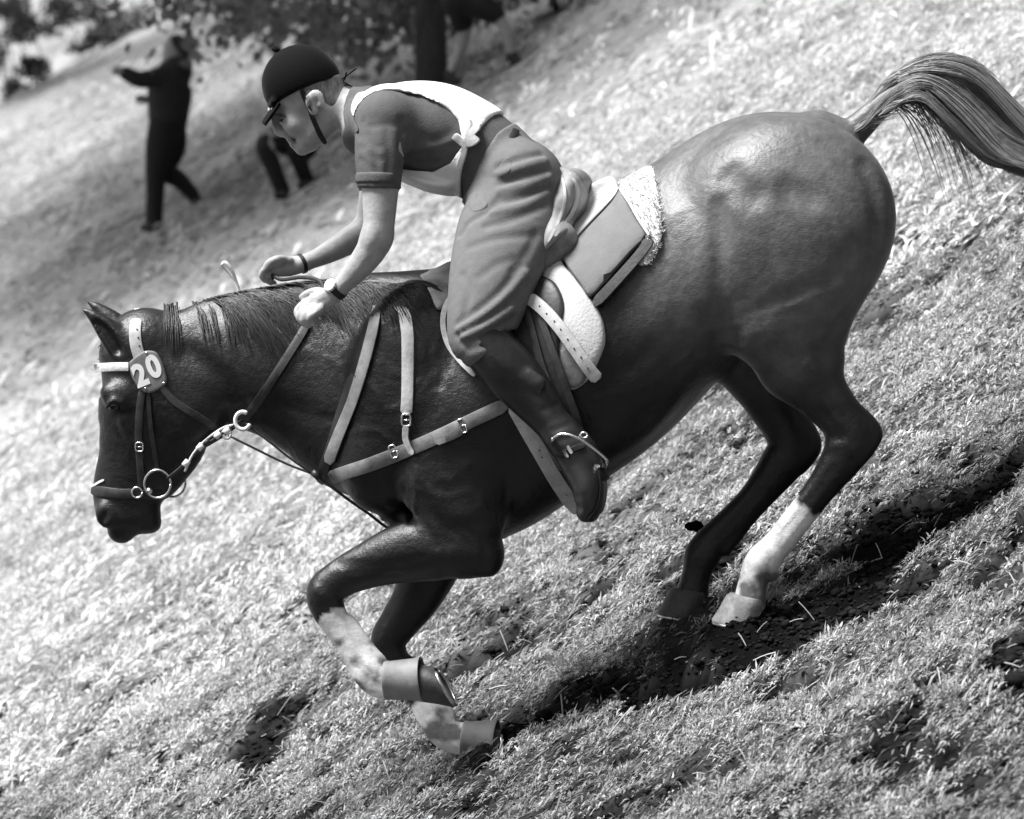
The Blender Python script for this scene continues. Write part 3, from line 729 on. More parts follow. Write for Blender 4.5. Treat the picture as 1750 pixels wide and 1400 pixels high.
G([(1262, 560), (1330, 520), (1420, 480), (1480, 420)], 12, .012, .035)             # edge of the thigh muscle
G([(1330, 600), (1372, 650), (1412, 712)], 9, .004, .025)
G([(1404, 600), (1416, 650), (1446, 700)], 7, .002, .02)
G([(1120, 430), (1160, 500), (1170, 580)], 14, .014, .04)
hm = h.near()
for pts in ([(610, 640), (640, 665), (660, 700), (700, 690)], [(590, 740), (640, 735), (680, 760), (730, 752)], [(620, 690), (600, 720), (560, 730)], [(700, 830), (760, 850), (800, 840), (830, 870)],
            [(755, 560), (742, 600), (748, 640), (730, 660)], [(742, 600), (760, 620), (765, 655)], [(300, 720), (320, 760), (305, 790)], [(1240, 560), (1330, 530), (1400, 500)], [(1020, 680), (1100, 660), (1180, 600)]):
    G(pts, 3.4, -.0006, .009, 'u')                                                  # veins
for i in range(26):                                                                # net of small veins over shoulder, neck and face
    a, b = (RNG.uniform(570, 790), RNG.uniform(560, 860)) if i < 17 else ((RNG.uniform(420, 580), RNG.uniform(620, 740)) if i < 22 else (RNG.uniform(215, 330), RNG.uniform(690, 780)))
    an = RNG.uniform(0, 6.28); pts = [(a, b)]
    for q in range(4): an += RNG.normal(0, .7); a += 17*math.cos(an); b += 17*math.sin(an); pts.append((a, b))
    G(pts, 2.6, -.0004, .007, 'u')
for pts in ([(770, 905), (800, 930), (812, 960)], [(786, 900), (818, 920), (835, 945)], [(700, 880), (730, 905), (745, 935)], [(640, 860), (670, 880), (700, 880)], [(840, 760), (870, 820), (860, 890)]): G(pts, 5, .001, .014)   # skin folds at elbow and breast
for pts in ([(1425, 800), (1380, 858), (1335, 915)], [(1300, 842), (1255, 892), (1225, 925)], [(598, 1072), (620, 1104), (640, 1130)], [(1400, 700), (1430, 740), (1440, 770)], [(1318, 960), (1300, 985), (1296, 1010)], [(1390, 640), (1420, 690), (1455, 725)], [(548, 1000), (562, 1030), (590, 1060)]): G(pts, 4, -.0005, .010)
for a, b in ((1420, 752), (1446, 760), (545, 1010), (566, 1028), (1296, 958)): G([(a, b), (a+6, b+8)], 9, .001, .018, 'u')
hm_horse = h.near()
me, V = h.mesh('horse_body', smooth=4)
# coat: bay body, black points, white markings, dried sweat
px = 875+V[:, 0]*PPM; py = 700-V[:, 2]*PPM; y = V[:, 1]
def nz(f, s=0): return fbm(V[:, 0]*f*.6, V[:, 1]*f*.6, V[:, 2]*f*.6, seed=int(s))
n_ = nz(60)
def seg_mask(a, b, rad, yl, soft=6):
    a = np.array(a, float); b = np.array(b, float); e = b-a; q = np.stack([px, py], 1)-a; t = (q@e)/(e@e)
    d = np.abs(q[:, 0]*e[1]-q[:, 1]*e[0])/np.linalg.norm(e)
    return ((d < rad) & ((y < 0) if yl < 0 else (y > 0)))*np.clip((t*np.linalg.norm(e)+8*n_)/soft, 0, 1)
dry_sunlit = np.clip((px-.55*(py-500)-1010+60*nz(6, 4))/160, 0, 1)*np.clip((700-py)/160, 0, 1)      # dry, dusty hindquarters with sunlight painted in; rest dark with sweat and painted shade
shade = (.007+.095*dry_sunlit+.008*np.clip((640-py)/120, 0, 1)*(px < 900))*(1+.25*nz(9, 2))
shade += .05*np.clip(nz(45, 6)-.35, 0, 1)*np.exp(-((px-1190)**2/60**2+(py-500)**2/90**2))          # dried salt at the flank
black = np.zeros(len(V))
black = np.maximum(black, np.clip((py-800-20*nz(14))/60, 0, 1)*(px < 330))                       # muzzle
black = np.maximum(black, np.clip((py-690)/80, 0, 1)*(px > 1180))                                # hind legs
black = np.maximum(black, np.clip((py-965)/50, 0, 1)*(px < 900))                                 # fore legs
black = np.maximum(black, np.clip((600-py)/14, 0, 1)*(px < 190))
shade = shade*(1-black)+.010*black
wh = seg_mask((1372, 858), (1280, 1010), 70, -1)*(px > 1235)*(py > 850)
wh = np.maximum(wh, seg_mask((1372, 852), (1300, 950), 60, -1))
wh = np.maximum(wh, seg_mask((566, 1052), (640, 1160), 60, -1)*(px < 690)*(py > 1035))
wh = np.maximum(wh, seg_mask((712, 1188), (760, 1240), 60, 1)*(px < 800)*(px > 640))
shade = shade*(1-wh)+wh*(.74+.10*nz(40, 1))
mud = np.clip(nz(38, 8)*1.6+np.clip((py-np.where(px > 1000, 960, np.where(y < 0, 1120, 1215)))/45, -1.2, .75), 0, 1)*(wh > .2)   # splashed with earth towards the hoof
shade = shade*(1-.85*mud)+.03*mud
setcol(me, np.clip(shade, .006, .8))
HORSE = thing('horse', 'dark bay horse with white socks plunging down the steep grass slope', 'horse', (0, 0, -.88))
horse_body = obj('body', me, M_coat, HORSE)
# eyes
for s in (-1, 1):
    c = P(196, 694, s*.091); V_, F_ = [], []
    bm = bmesh.new(); bmesh.ops.create_uvsphere(bm, u_segments=16, v_segments=12, radius=.0165)
    m_ = bpy.data.meshes.new('eye'); bm.to_mesh(m_); bm.free()
    vv = np.array([v.co for v in m_.vertices])*np.array([1, .8, .85])+np.array(c)
    m_.vertices.foreach_set('co', toW(vv).astype(np.float32).ravel()); m_.polygons.foreach_set('use_smooth', [True]*len(m_.polygons)); m_.update()
    obj('eye', m_, M_eye, HORSE)
# hooves: a cut cone each, from coronet to ground rim, with a toe
def hoof(cx, cy, tx, ty, y, r0, r1, toe=1.25, name='hoof', til=0, m=None):
    """coronet centre -> sole centre in photo pixels"""
    a = np.array(P(cx, cy, y)); b = np.array(P(tx, ty, y)); ax = b-a; L = np.linalg.norm(ax); ax /= L
    side = np.array([0, 1.0, 0]); fw = np.cross(side, ax); fw /= np.linalg.norm(fw)
    if fw[0] > 0 and abs(ax[0]) < .8: fw = -fw
    rows = []; u = 1/PPM
    for t, r in ((-.12, r0*.88), (0, r0), (.12, r0*1.03), (.55, (r0+r1)/2), (.93, r1), (1.0, r1*.97), (1.0, r1*.8), (.9, r1*.55)):
        row = []
        for j in range(24):
            q = 2*math.pi*j/24; f = math.cos(q); f = f*(toe if f > 0 else .82)
            row.append(a+ax*L*(t+til*f*max(t, 0))+u*r*(fw*(f+.18*t)+side*math.sin(q)*.95))
        rows.append(row)
    o = loft(name, rows, m or M_hoof, HORSE)
    arc = [a+ax*L*(1.04+til*(math.cos(q)*(toe if math.cos(q) > 0 else .82)))+u*r1*.9*(fw*(math.cos(q)*(toe if math.cos(q) > 0 else .82)+.18)+side*math.sin(q)*.95) for q in np.linspace(-2.5, 2.5, 22)]
    V_, F_ = tube_mesh('shoe', arc, .0055, 6); obj('horseshoe', mesh('horseshoe', toW(V_), F_), M_shoe, o); return o
hoof(1281, 1026, 1270, 1074, -.13, 32, 39, m=M_hoof_pale)
hoof(1183, 1014, 1176, 1058, .13, 32, 39)
hoof(716, 1163, 758, 1164, -.15, 33, 36, toe=1.05, til=.45)
hoof(822, 1269, 862, 1272, .15, 33, 37, toe=1.05, til=.2)
# mane: locks rooted along the crest, swept back over the near side; a braided-off gap behind the bridle
def crest(t): return catmull([(268, 545), (335, 513), (425, 492), (525, 478), (640, 482), (700, 480)], 12)[int(round(t*60))]
ST = []
locks = [(RNG.uniform(.24, .93), RNG.uniform(70, 175), RNG.normal(0, 13), RNG.normal(0, .010), RNG.uniform(.4, 1.3)) for _ in range(95)]
for i in range(2000):
    t, L, da, y0, bow0 = locks[i % 95]; t = float(np.clip(t+RNG.normal(0, .009), .24, .93)); c = crest(t); f = (t-.24)/.69
    L = L*RNG.uniform(.75, 1.08)*(1-.3*f); ang = R(40-8*f+da+RNG.normal(0, 3)); y0 = -.015+y0+RNG.normal(0, .004)
    pts = []; root = np.array([c[0]+RNG.normal(0, 2), c[1]+4])
    bow = bow0*RNG.uniform(.85, 1.15)
    for q in np.linspace(0, 1, 7):
        dx = math.cos(ang)*L*q; dy = -math.sin(q*math.pi*.55)*9*bow+math.sin(ang)*L*q*q*1.1
        a, b = root[0]+dx, root[1]+dy
        xx, yy, zz = hm_horse.at(a, b, -.05, .006+.010*RNG.uniform(0, 1)*math.sin(q*3.1))
        w = min(1, q*3); yv = y0*(1-w)+min(yy, y0)*w
        pts.append(P(a, b, yv))
    ST.append((pts, .0021, .0011))
for i in range(90):                                            # parted locks at the plaited front end
    c0 = random.choice([(288, 518), (300, 516), (331, 514), (352, 512), (377, 508), (392, 505)]); a0, b0 = c0[0]+RNG.normal(0, 4), c0[1]+RNG.uniform(0, 9)
    L = RNG.uniform(40, 95); lean = RNG.normal(.18 if c0[0] > 310 else .02, .06); pts = []
    for q in np.linspace(0, 1, 6):
        a, b = a0+lean*L*q+8*math.sin(q*2.2)*(c0[0] > 310), b0-6*math.sin(q*3)*(1-q)+L*q
        xx, yy, zz = hm_horse.at(a, b, -.05, .006); w = min(1, q*3); pts.append(P(a, b, -.012*(1-w)+min(yy, -.012)*w))
    ST.append((pts, .0026, .001))
for i in range(220):                                           # tuft at the withers
    a0, b0 = RNG.uniform(600, 735), RNG.uniform(486, 500); ang = R(RNG.uniform(-80, 10)); L = RNG.uniform(20, 58)
    pts = [P(a0+math.cos(ang)*L*q, b0+math.sin(ang)*L*q*(1-.5*q)+8*q*q, -.03-.02*q) for q in np.linspace(0, 1, 5)]
    ST.append((pts, .0024, .0008))
for i in range(70):                                            # forelock between the ears
    a0, b0 = RNG.uniform(176, 205), RNG.uniform(578, 596); L = RNG.uniform(20, 46); pts = []
    for q in np.linspace(0, 1, 5):
        a, b = a0-8*math.sin(q*2)+L*.35*q*RNG.uniform(-.4, .9), b0+L*q*.6; pts.append(P(a, b, -.02-.035*q+RNG.normal(0, .004)))
    ST.append((pts, .0024, .0008))
hair('mane', ST, M_hair, HORSE, .02)
# tail: carried, streaming back
ST = []
spine = catmull([(1440, 232), (1480, 200), (1530, 150), (1590, 124), (1660, 150), (1730, 215), (1790, 280), (1850, 330)], 8)
lo = catmull([(1445, 245), (1480, 222), (1525, 180), (1570, 168), (1625, 220), (1690, 280), (1760, 305), (1850, 345)], 8)
up = catmull([(1436, 220), (1476, 182), (1530, 128), (1600, 104), (1680, 120), (1760, 200), (1820, 265), (1860, 320)], 8)
tl = [(RNG.beta(1.2, 1.2), int(RNG.integers(0, 32)), int(RNG.integers(14, 36)), RNG.normal(0, .032), RNG.normal(0, 17), RNG.uniform(0, 6)) for _ in range(120)]
for i in range(4600):
    u, n0, nl, yv, wv, ph = tl[i % 120]; u = float(np.clip(u+RNG.normal(0, .035), 0, 1)); yv += RNG.normal(0, .004); wv += RNG.normal(0, 3); n0 = max(0, n0+int(RNG.integers(-2, 3))); n1 = int(min(len(spine)-1, n0+nl+RNG.integers(-3, 4)))
    if n1-n0 < 8: continue
    pts = []
    for q in range(n0, n1+1, 2):
        f = (q-n0)/(n1-n0); e = (up[q]*(1-u)+lo[q]*u)
        fl = f*f*RNG.normal(1, .02)
        pts.append(P(e[0]+wv*f*.4, e[1]+wv*fl+5*math.sin(f*6+ph), yv*(.35+.65*min(1, (q/20)))+.02*f*math.sin(ph)))
    ST.append((pts, RNG.uniform(.0007, .0016), .0006))
for i in range(90):                                            # wisps that hang free
    n0 = int(RNG.integers(16, 30)); c = lo[n0]; L = RNG.uniform(60, 190); ph = RNG.uniform(0, 6); a = RNG.uniform(.6, 1.15)
    pts = [P(c[0]+L*q*.8*a, c[1]+L*(q*.15+q*q*.75)/a*.9+4*math.sin(q*4+ph), RNG.normal(0, .002)+.03*math.sin(ph)) for q in np.linspace(0, 1, 8)]
    ST.append((pts, .0016, .0006))
hair('tail', ST, M_hair, HORSE, .19)
# ------------------------------------------------------------------ the rider
M_skin = mat('skin', .36, rough=.48, var=.16, scale=34, bump=.0010, bscale=110, spec=.4)
M_shirt = mat('polo_shirt', .10, rough=.85, var=.12, scale=40, bump=.0012, bscale=220, spec=.2)
M_bib = mat('white_bib', .80, rough=.8, var=.05, scale=30, bump=.001, bscale=120, spec=.2)
M_breech = mat('breeches', .14, rough=.85, var=.10, scale=50, bump=.0012, bscale=260, spec=.2)
M_boot = mat('riding_boot', .018, rough=.36, var=.3, scale=14, bump=.0015, bscale=40, spec=.5)
M_velvet = mat('black_velvet', .006, rough=.9, var=.2, scale=60, bump=.001, bscale=300, spec=.08, sheen=.06)
M_head_hair = mat('short_hair', .13, rough=.6, var=.6, scale=70, bump=.004, bscale=150, stretch=((1, 1, .35), 40))
M_black = mat('black_leather', .012, rough=.5, var=.3, scale=30, bump=.0008, bscale=120)
M_steel = mat('polished_steel', .75, rough=.22, var=.08, scale=20, metal=1)
M_white = mat('white_enamel', .8, rough=.4, var=.05)

RV = Vol((-.72, .32), (-.48, .48), (-.32, 1.02), .0054)
def legs(v, grow=0, near=True, far=True, part='all'):
    for s, on in ((-1, near), (1, far)):
        if not on: continue
        dx = 0 if s < 0 else 6
        if part in ('all', 'thigh'):
            v.chain([(888+dx, 312, s*.085, 62, .10), (872+dx, 380, s*.15, 78, .105), (850+dx, 450, s*.225, 72, .095), (832+dx, 520, s*.285, 60, .08), (820+dx, 572, s*.315, 48, .066), (826+dx, 590, s*.325, 38, .06)], k=.03, grow=grow)
        if part in ('all', 'shin'):
            v.chain([(830+dx, 588, s*.325, 40, .058), (866+dx, 628, s*.325, 42, .06), (905+dx, 672, s*.315, 38, .055), (940+dx, 718, s*.32, 28, .045), (966+dx, 752, s*.33, 24, .038)], k=.02, grow=grow)
        if part in ('all', 'foot'):
            v.chain([(962+dx, 745, s*.33, 26, .038), (985+dx, 785, s*.34, 27, .038), (1003+dx, 825, s*.35, 24, .042), (1006+dx, 860, s*.355, 18, .036), (1002+dx, 876, s*.355, 12, .026)], k=.02, grow=grow)
            v.chain([(978+dx, 752, s*.325, 16, .028), (1000+dx, 766, s*.33, 14, .026), (1014+dx, 790, s*.335, 10, .026)], k=.02, grow=grow)
def torso(v, grow=0):
    v.chain(sections([(628, 166, 640, 268, 0, .155), (680, 150, 704, 292, 0, .185), (745, 152, 748, 312, 0, .175), (812, 178, 786, 326, 0, .150), (868, 214, 806, 344, 0, .140), (922, 268, 818, 372, 0, .165), (936, 318, 820, 392, 0, .160)]), k=.03, grow=grow, sub=14)
    for s in (-1, 1):
        v.ell(900, 318, s*.085, 50, 62, .10, rot=20, k=.03, grow=grow)
        v.ell(660, 212, s*.15, 48, 50, .070, k=.04, grow=grow)
def upper_arms(v, grow=0, near=True, far=True):
    if near: v.chain([(658, 205, -.165, 46, .062), (652, 260, -.20, 39, .056), (650, 320, -.215, 32, .048), (648, 380, -.225, 27, .042), (643, 408, -.225, 26, .040)], k=.02, grow=grow)
    if far: v.chain([(655, 205, .165, 46, .062), (650, 262, .19, 38, .056), (645, 322, .195, 31, .048), (636, 372, .19, 27, .042), (628, 396, .185, 26, .040)], k=.02, grow=grow)
def fingers(v, base, tips, r=7.0):
    for chain_ in tips: v.chain([(a, b, y, r*f, r*f/PPM*1.05) for a, b, y, f in chain_], k=.004, sub=4)
b_ = RV
torso(b_, -.006); upper_arms(b_); legs(b_, -.006)
# neck and head
b_.chain([(636, 196, 0, 40, .075), (610, 190, 0, 36, .062), (582, 186, 0, 36, .058), (560, 184, 0, 38, .060)], k=.025)
b_.ell(523, 150, 0, 64, 60, .078, rot=-18, k=.02)
b_.chain([(503, 166, 0, 40, .068), (514, 202, 0, 35, .060), (524, 230, 0, 26, .046), (524, 243, 0, 17, .032)], k=.02)
b_.chain([(552, 196, 0, 30, .062), (545, 220, 0, 24, .056), (530, 240, 0, 16, .042)], k=.02)
b_.chain([(468, 199, 0, 6, .008), (473, 212, 0, 8, .010), (478, 224, 0, 9.5, .013), (490, 228, 0, 8, .016)], k=.007)      # nose
for s in (-1, 1): b_.ell(485, 228, s*.013, 7, 6, .008, k=.004)
b_.ell(496, 240, 0, 8, 4.5, .024, rot=-40, k=.004); b_.ell(501, 248, 0, 8, 5, .022, rot=-40, k=.004)                   # lips
b_.chain([(492, 243, -.03, 2, .02), (500, 244, -.03, 1.5, .02)], k=.003, op='s')
b_.ell(514, 256, 0, 12, 9, .022, rot=-35, k=.010)                                                                      # chin
b_.chain([(464, 188, -.035, 7, .02), (466, 189, 0, 6, .02), (464, 188, .035, 7, .02)], k=.010)
for s in (-1, 1):
    b_.ell(476, 206, s*.036, 11, 8, .015, k=.007, op='s')                                                              # eye socket
    b_.ell(484, 206, s*.033, 9, 7, .013, k=.003)
    b_.chain([(478, 205, s*.042, 1.2, .006), (484, 207, s*.047, 1.2, .006), (490, 208, s*.050, 1.0, .005)], k=.002, op='s')
    b_.ell(500, 214, s*.046, 16, 13, .018, k=.02)                                                                      # cheek
    b_.chain([(536, 190, s*.078, 8, .008), (533, 172, s*.082, 12, .010), (541, 164, s*.086, 11, .008), (547, 176, s*.084, 9, .007)], k=.005)
    b_.ell(539, 174, s*.095, 6, 8, .011, k=.003, op='s'); b_.ell(535, 181, s*.092, 3, 4, .008, k=.002, op='s')
# near forearm and hand, on the neck
b_.chain([(645, 404, -.225, 27, .040), (634, 428, -.222, 26, .037), (612, 458, -.215, 22, .032), (588, 484, -.205, 17, .026), (574, 498, -.20, 14.5, .024)], k=.015)
b_.chain([(578, 494, -.20, 15, .022), (560, 508, -.20, 18, .020), (540, 518, -.20, 18, .020), (528, 524, -.196, 14, .018)], k=.010)
fingers(b_, None, [
    [(532, 512, -.19, 1.0), (518, 520, -.185, 1.0), (508, 532, -.19, .95), (512, 546, -.20, .85)],
    [(536, 516, -.205, 1.05), (520, 526, -.208, 1.05), (514, 540, -.212, 1.0), (518, 552, -.21, .9)],
    [(540, 524, -.216, 1.05), (526, 534, -.222, 1.05), (520, 546, -.222, 1.0), (526, 556, -.215, .9)],
    [(548, 528, -.222, 1.0), (534, 538, -.23, 1.0), (529, 547, -.228, .9), (535, 554, -.218, .8)],
    [(556, 500, -.19, 1.1), (540, 498, -.178, 1.05), (526, 502, -.172, 1.0), (516, 508, -.172, .85)]])
hs_ = b_.near()
for pts in ([(640, 420), (615, 452), (592, 478)], [(652, 400), (640, 432), (622, 462)], [(560, 506), (545, 512), (534, 514)], [(558, 514), (544, 522), (534, 528)]): b_.ridge(hs_, pts, 4, k=.008, op='s', gap=.001)
for pts in ([(628, 436), (604, 466), (584, 488)], [(552, 508), (538, 516)], [(556, 518), (542, 526)]): b_.ridge(hs_, pts, 3, k=.006, op='u', gap=0)
# far forearm and hand
b_.chain([(630, 394, .185, 26, .040), (600, 410, .165, 24, .036), (565, 430, .13, 19, .030), (535, 444, .095, 15, .026), (516, 451, .08, 13.5, .023)], k=.015)
b_.chain([(520, 450, .08, 14, .022), (498, 455, .065, 17, .020), (478, 458, .05, 16, .020), (466, 460, .042, 12, .018)], k=.010)
fingers(b_, None, [
    [(478, 450, .035, 1.0), (460, 455, .022, 1.0), (450, 466, .022, .95), (458, 474, .03, .85)],
    [(476, 455, .052, 1.05), (457, 459, .045, 1.05), (448, 470, .042, 1.0), (458, 478, .045, .9)],
    [(476, 460, .070, 1.05), (458, 466, .070, 1.05), (451, 475, .066, 1.0), (462, 481, .062, .9)],
    [(480, 465, .085, 1.0), (464, 472, .088, 1.0), (459, 480, .082, .9), (468, 484, .075, .8)],
    [(494, 446, .05, 1.1), (478, 443, .03, 1.05), (464, 447, .02, 1.0), (456, 453, .018, .85)]])
RIDER = thing('person', 'rider in black velvet cap and white bib crouched forward over the galloping horse', 'person', (.1, -.03, -.35))
hm_skin = b_.near()
me, V = b_.mesh('rider_body', smooth=2); rider_body = obj('body', me, M_skin, RIDER)
# hair below the cap
v = RV.like(); v.ell(523, 150, 0, 65.5, 61.5, .0805, rot=-18, k=.01); v.chain([(582, 186, 0, 33, .056), (566, 178, 0, 38, .062), (556, 172, 0, 40, .064)], k=.012)
v.clip_poly([(519, 158), (540, 140), (585, 125), (612, 140), (604, 168), (597, 176), (580, 189), (567, 187), (556, 174), (550, 160), (536, 158), (526, 168)])
me, _ = v.mesh('hair', 1); obj('hair', me, M_head_hair, RIDER)
# cap
v = RV.like(); v.ell(515, 143, 0, 68, 67, .094, k=.01); v.clip_poly([(400, 40), (640, 40), (640, 110), (590, 134), (553, 144), (521, 157), (496, 170), (462, 186), (430, 190)])
v.chain([(470, 176, -.04, 9, .04), (468, 178, 0, 9, .06), (470, 176, .04, 9, .04)], k=.01)
me, _ = v.mesh('cap', 2); cap = obj('cap', me, M_velvet, RIDER)
rows = []                                                     # peak
for t, w, dx, dy in ((0, .082, 470, 172), (.35, .080, 461, 187), (.7, .068, 453, 199), (.95, .045, 448, 207), (1, .02, 447, 209)):
    row = []
    for j in range(13):
        u = -1+2*j/12; row.append(np.array(P(dx+7*u*u*(1-t*.3), dy+3*u*u, w*u)))
    for j in range(12, -1, -1):
        u = -1+2*j/12; row.append(np.array(P(dx+7*u*u*(1-t*.3)+3, dy+3*u*u+4, w*u*.97)))
    rows.append(row)
loft('peak', rows, M_velvet, cap)
bt = P(474, 84, 0)
vv, ff = tube_mesh('b', [np.array(bt)+np.array((-.006, 0, -.008)), np.array(bt)+np.array((-.002, 0, 0)), np.array(bt)+np.array((.001, 0, .005))], [.013, .0125, .006], 12); obj('button', mesh('button', toW(vv), ff), M_velvet, cap)
for k_, (ex, ey) in enumerate(((608, 118), (592, 124), (604, 150), (598, 146))):   # bow at the back of the cap
    pts = catmull([P(578, 139, 0), P(588, 133+4*k_, .006*(k_-1)), P(ex, ey, .02*(k_-1.5))], 4)
    tube('cap_ribbon', pts, .0055, M_velvet, RIDER, 6, (1.0, .3))
hm_head = hm_skin
strap('eyebrow', [(470, 196), (478, 197), (488, 199)], 4, M_head_hair, RIDER, hm_skin, thick=.003, y0=-.04)
c_ = hm_skin.at(482, 206, -.045, .0005); vv, ff = tube_mesh('e', [np.array(c_)+np.array((0, .004, 0)), np.array(c_)-np.array((0, .0008, 0))], [.0045, .004], 10); obj('eye', mesh('eye', toW(vv), ff), M_black, RIDER)
strap('sideburn', [(524, 160), (527, 172), (530, 182)], 7, M_head_hair, RIDER, hm_skin, thick=.002, y0=-.07)
strap('chin_strap', [(516, 154), (524, 176), (536, 206), (548, 232), (557, 246)], 8.5, M_black, RIDER, hm_head, thick=.003, lift=.001, y0=-.07)
# polo shirt with short sleeves
v = RV.like(); torso(v, .006)
v.clip_poly([(600, 60), (1000, 60), (1000, 230), (880, 246), (846, 292), (800, 360), (770, 372), (590, 330)])
v.chain([(658, 206, -.165, 50, .070), (650, 258, -.20, 44, .064), (648, 310, -.215, 38, .056), (648, 326, -.217, 38, .056)], k=.02)
v.chain([(655, 206, .165, 50, .070), (650, 258, .19, 44, .064), (648, 310, .195, 38, .056)], k=.02)
v.chain([(625, 190, 0, 44, .080), (606, 187, 0, 40, .068), (600, 186, 0, 39, .066)], k=.012)
v.clip_poly([(500, 60), (596, 100), (602, 150), (594, 185), (604, 222), (560, 260), (500, 260)], keep=False)
v.clip_poly([(590, 322), (690, 324), (690, 420), (590, 420)], keep=False, yref=-.2)
hm_ = v.near()
for pts, r, g, op in (([(628, 230), (640, 262), (645, 300)], 6, -.003, 's'), ([(690, 205), (690, 250), (686, 295)], 7, .002, 's'), ([(700, 268), (740, 262), (780, 248)], 7, -.003, 's'), ([(700, 282), (745, 280), (785, 262)], 6, -.003, 's'),
                      ([(695, 225), (740, 240), (770, 228)], 7, .0, 's'), ([(618, 210), (622, 250)], 5, 0, 's'), ([(632, 215), (660, 212), (690, 215)], 5, 0, 's'), ([(705, 250), (740, 252), (775, 240)], 6, -.002, 'u'),
                      ([(616, 232), (636, 246), (650, 250)], 5, .001, 's'), ([(614, 252), (634, 268), (652, 272)], 5, .001, 's'), ([(616, 274), (640, 290)], 5, .001, 's'), ([(662, 225), (668, 270), (664, 300)], 6, .001, 's')):
    v.ridge(hm_, pts, r, k=.012, op=op, gap=g)
hm_shirt = v.near(); me, _ = v.mesh('shirt', 2); shirt = obj('shirt', me, M_shirt, RIDER)
v = RV.like(); v.chain([(648, 303, -.215, 41, .060), (648, 322, -.216, 41.5, .061)], k=.01); v.clip_poly([(590, 300), (700, 304), (700, 322), (590, 320)])
v.chain([(648, 290, -.215, 30, .04), (648, 350, -.215, 30, .04)], k=.004, op='s')
me, _ = v.mesh('sleeve_cuff', 1); obj('sleeve_cuff', me, M_shirt, shirt)
strap('collar', [(601, 168), (597, 186), (602, 208), (610, 226)], 13, M_shirt, shirt, HMin(hm_shirt, hm_skin), thick=.006, y0=-.06)
# white bib: back panel, front panel, side ties
v = RV.like(); torso(v, .016)
for s in (-1, 1): v.ell(660, 200, s*.12, 46, 46, .066, k=.03, grow=.010)
v.clip_poly([(598, 100), (1000, 100), (870, 170), (838, 196), (806, 242), (797, 252), (791, 230), (786, 208), (771, 190), (753, 178), (721, 164), (690, 158), (668, 157), (647, 161), (630, 171), (618, 186), (611, 206), (604, 190)], yref=-.12)
hm_ = v.near()
for pts in ([(800, 232), (812, 212), (840, 196)], [(795, 228), (786, 205), (760, 180)], [(802, 224), (804, 205), (800, 185)], [(640, 160), (660, 156), (690, 158)]): v.ridge(hm_, pts, 5, k=.010, op='s', gap=.0)
me, _ = v.mesh('bib_back', 2); bib = obj('bib_back', me, M_bib, RIDER)
v = RV.like(); torso(v, .016); v.chain([(690, 298, 0, 12, .14), (740, 316, 0, 14, .15), (778, 318, 0, 14, .12), (790, 290, 0, 10, .12)], k=.02)
v.clip_poly([(600, 280), (682, 289), (740, 294), (772, 280), (795, 250), (800, 262), (788, 300), (782, 338), (768, 330), (748, 332), (700, 324), (660, 330)], yref=-.12)
me, _ = v.mesh('bib_front', 2); obj('bib_front', me, M_bib, RIDER)
hm_bib = HMin(hm_shirt)
for pts, w in (([(793, 246), (784, 238), (776, 232)], 13), ([(796, 244), (806, 228), (818, 215)], 12), ([(796, 246), (808, 242), (816, 234)], 14), ([(792, 254), (797, 240), (800, 222), (803, 205)], 7), ([(795, 250), (791, 268), (783, 290)], 9)):
    strap('bib_tie', pts, w, M_bib, RIDER, hm_bib, thick=.012, lift=.014, y0=-.15)
# breeches
v = RV.like(); torso(v, .012); v.clip_poly([(842, 268), (860, 232), (885, 205), (1010, 200), (1010, 420), (780, 420), (770, 380), (790, 345), (815, 330)])
legs(v, .012, part='thigh')
v.clip_poly([(740, 660), (800, 632), (842, 612), (868, 586), (892, 556), (960, 600), (960, 900), (740, 900)], keep=False, k=.012, yref=-.32)
hm_ = v.near()
for pts, r, g, op in (([(858, 312), (900, 300), (935, 292)], 7, -.003, 's'), ([(850, 345), (900, 335), (938, 315)], 7, -.004, 's'), ([(850, 285), (890, 270), (925, 262)], 6, -.003, 's'), ([(830, 385), (880, 372), (930, 350)], 7, -.002, 's'),
                      ([(800, 420), (850, 405), (915, 400)], 7, .001, 's'), ([(782, 572), (830, 545), (870, 515), (900, 480)], 7, -.004, 's'), ([(790, 585), (835, 568), (875, 545)], 6, -.004, 's'), ([(782, 555), (820, 528), (860, 495), (890, 455)], 6, -.002, 's'),
                      ([(800, 596), (840, 585), (868, 568)], 5, -.003, 's'), ([(786, 563), (828, 538), (866, 505), (898, 468)], 6, -.003, 'u'), ([(855, 328), (900, 318), (936, 304)], 7, -.003, 'u'), ([(855, 298), (895, 285), (930, 276)], 6, -.003, 'u'),
                      ([(840, 365), (890, 354), (932, 333)], 6, -.002, 'u'), ([(790, 470), (800, 500), (792, 540)], 6, .001, 's'), ([(792, 577), (832, 557), (872, 530)], 5, -.003, 'u'), ([(880, 460), (905, 430), (920, 400)], 7, .001, 's'),
                      ([(786, 400), (800, 380), (830, 362), (850, 340)], 5, -.003, 's'), ([(820, 470), (850, 450), (880, 440)], 8, .002, 's')):
    v.ridge(hm_, pts, r, k=.014, op=op, gap=g-.002)
hm_breech = v.near(); me, _ = v.mesh('breeches', 2); breech = obj('breeches', me, M_breech, RIDER)
patch('pocket_flap', [(851, 288), (866, 268), (874, 278), (870, 296), (856, 303)], M_breech, breech, hm_breech, thick=.0022, y0=-.12, step=6, edge=5)
patch('side_vent', [(800, 335), (818, 328), (834, 350), (812, 362), (800, 352)], M_breech, breech, hm_breech, thick=.0025, y0=-.12, step=6, edge=5)
tube('belt', catmull([P(880, 222, -.06), P(870, 240, -.11), P(845, 275, -.15), P(812, 328, -.125), P(798, 345, -.04)], 6), .014, M_black, RIDER, 8, (.35, 1))
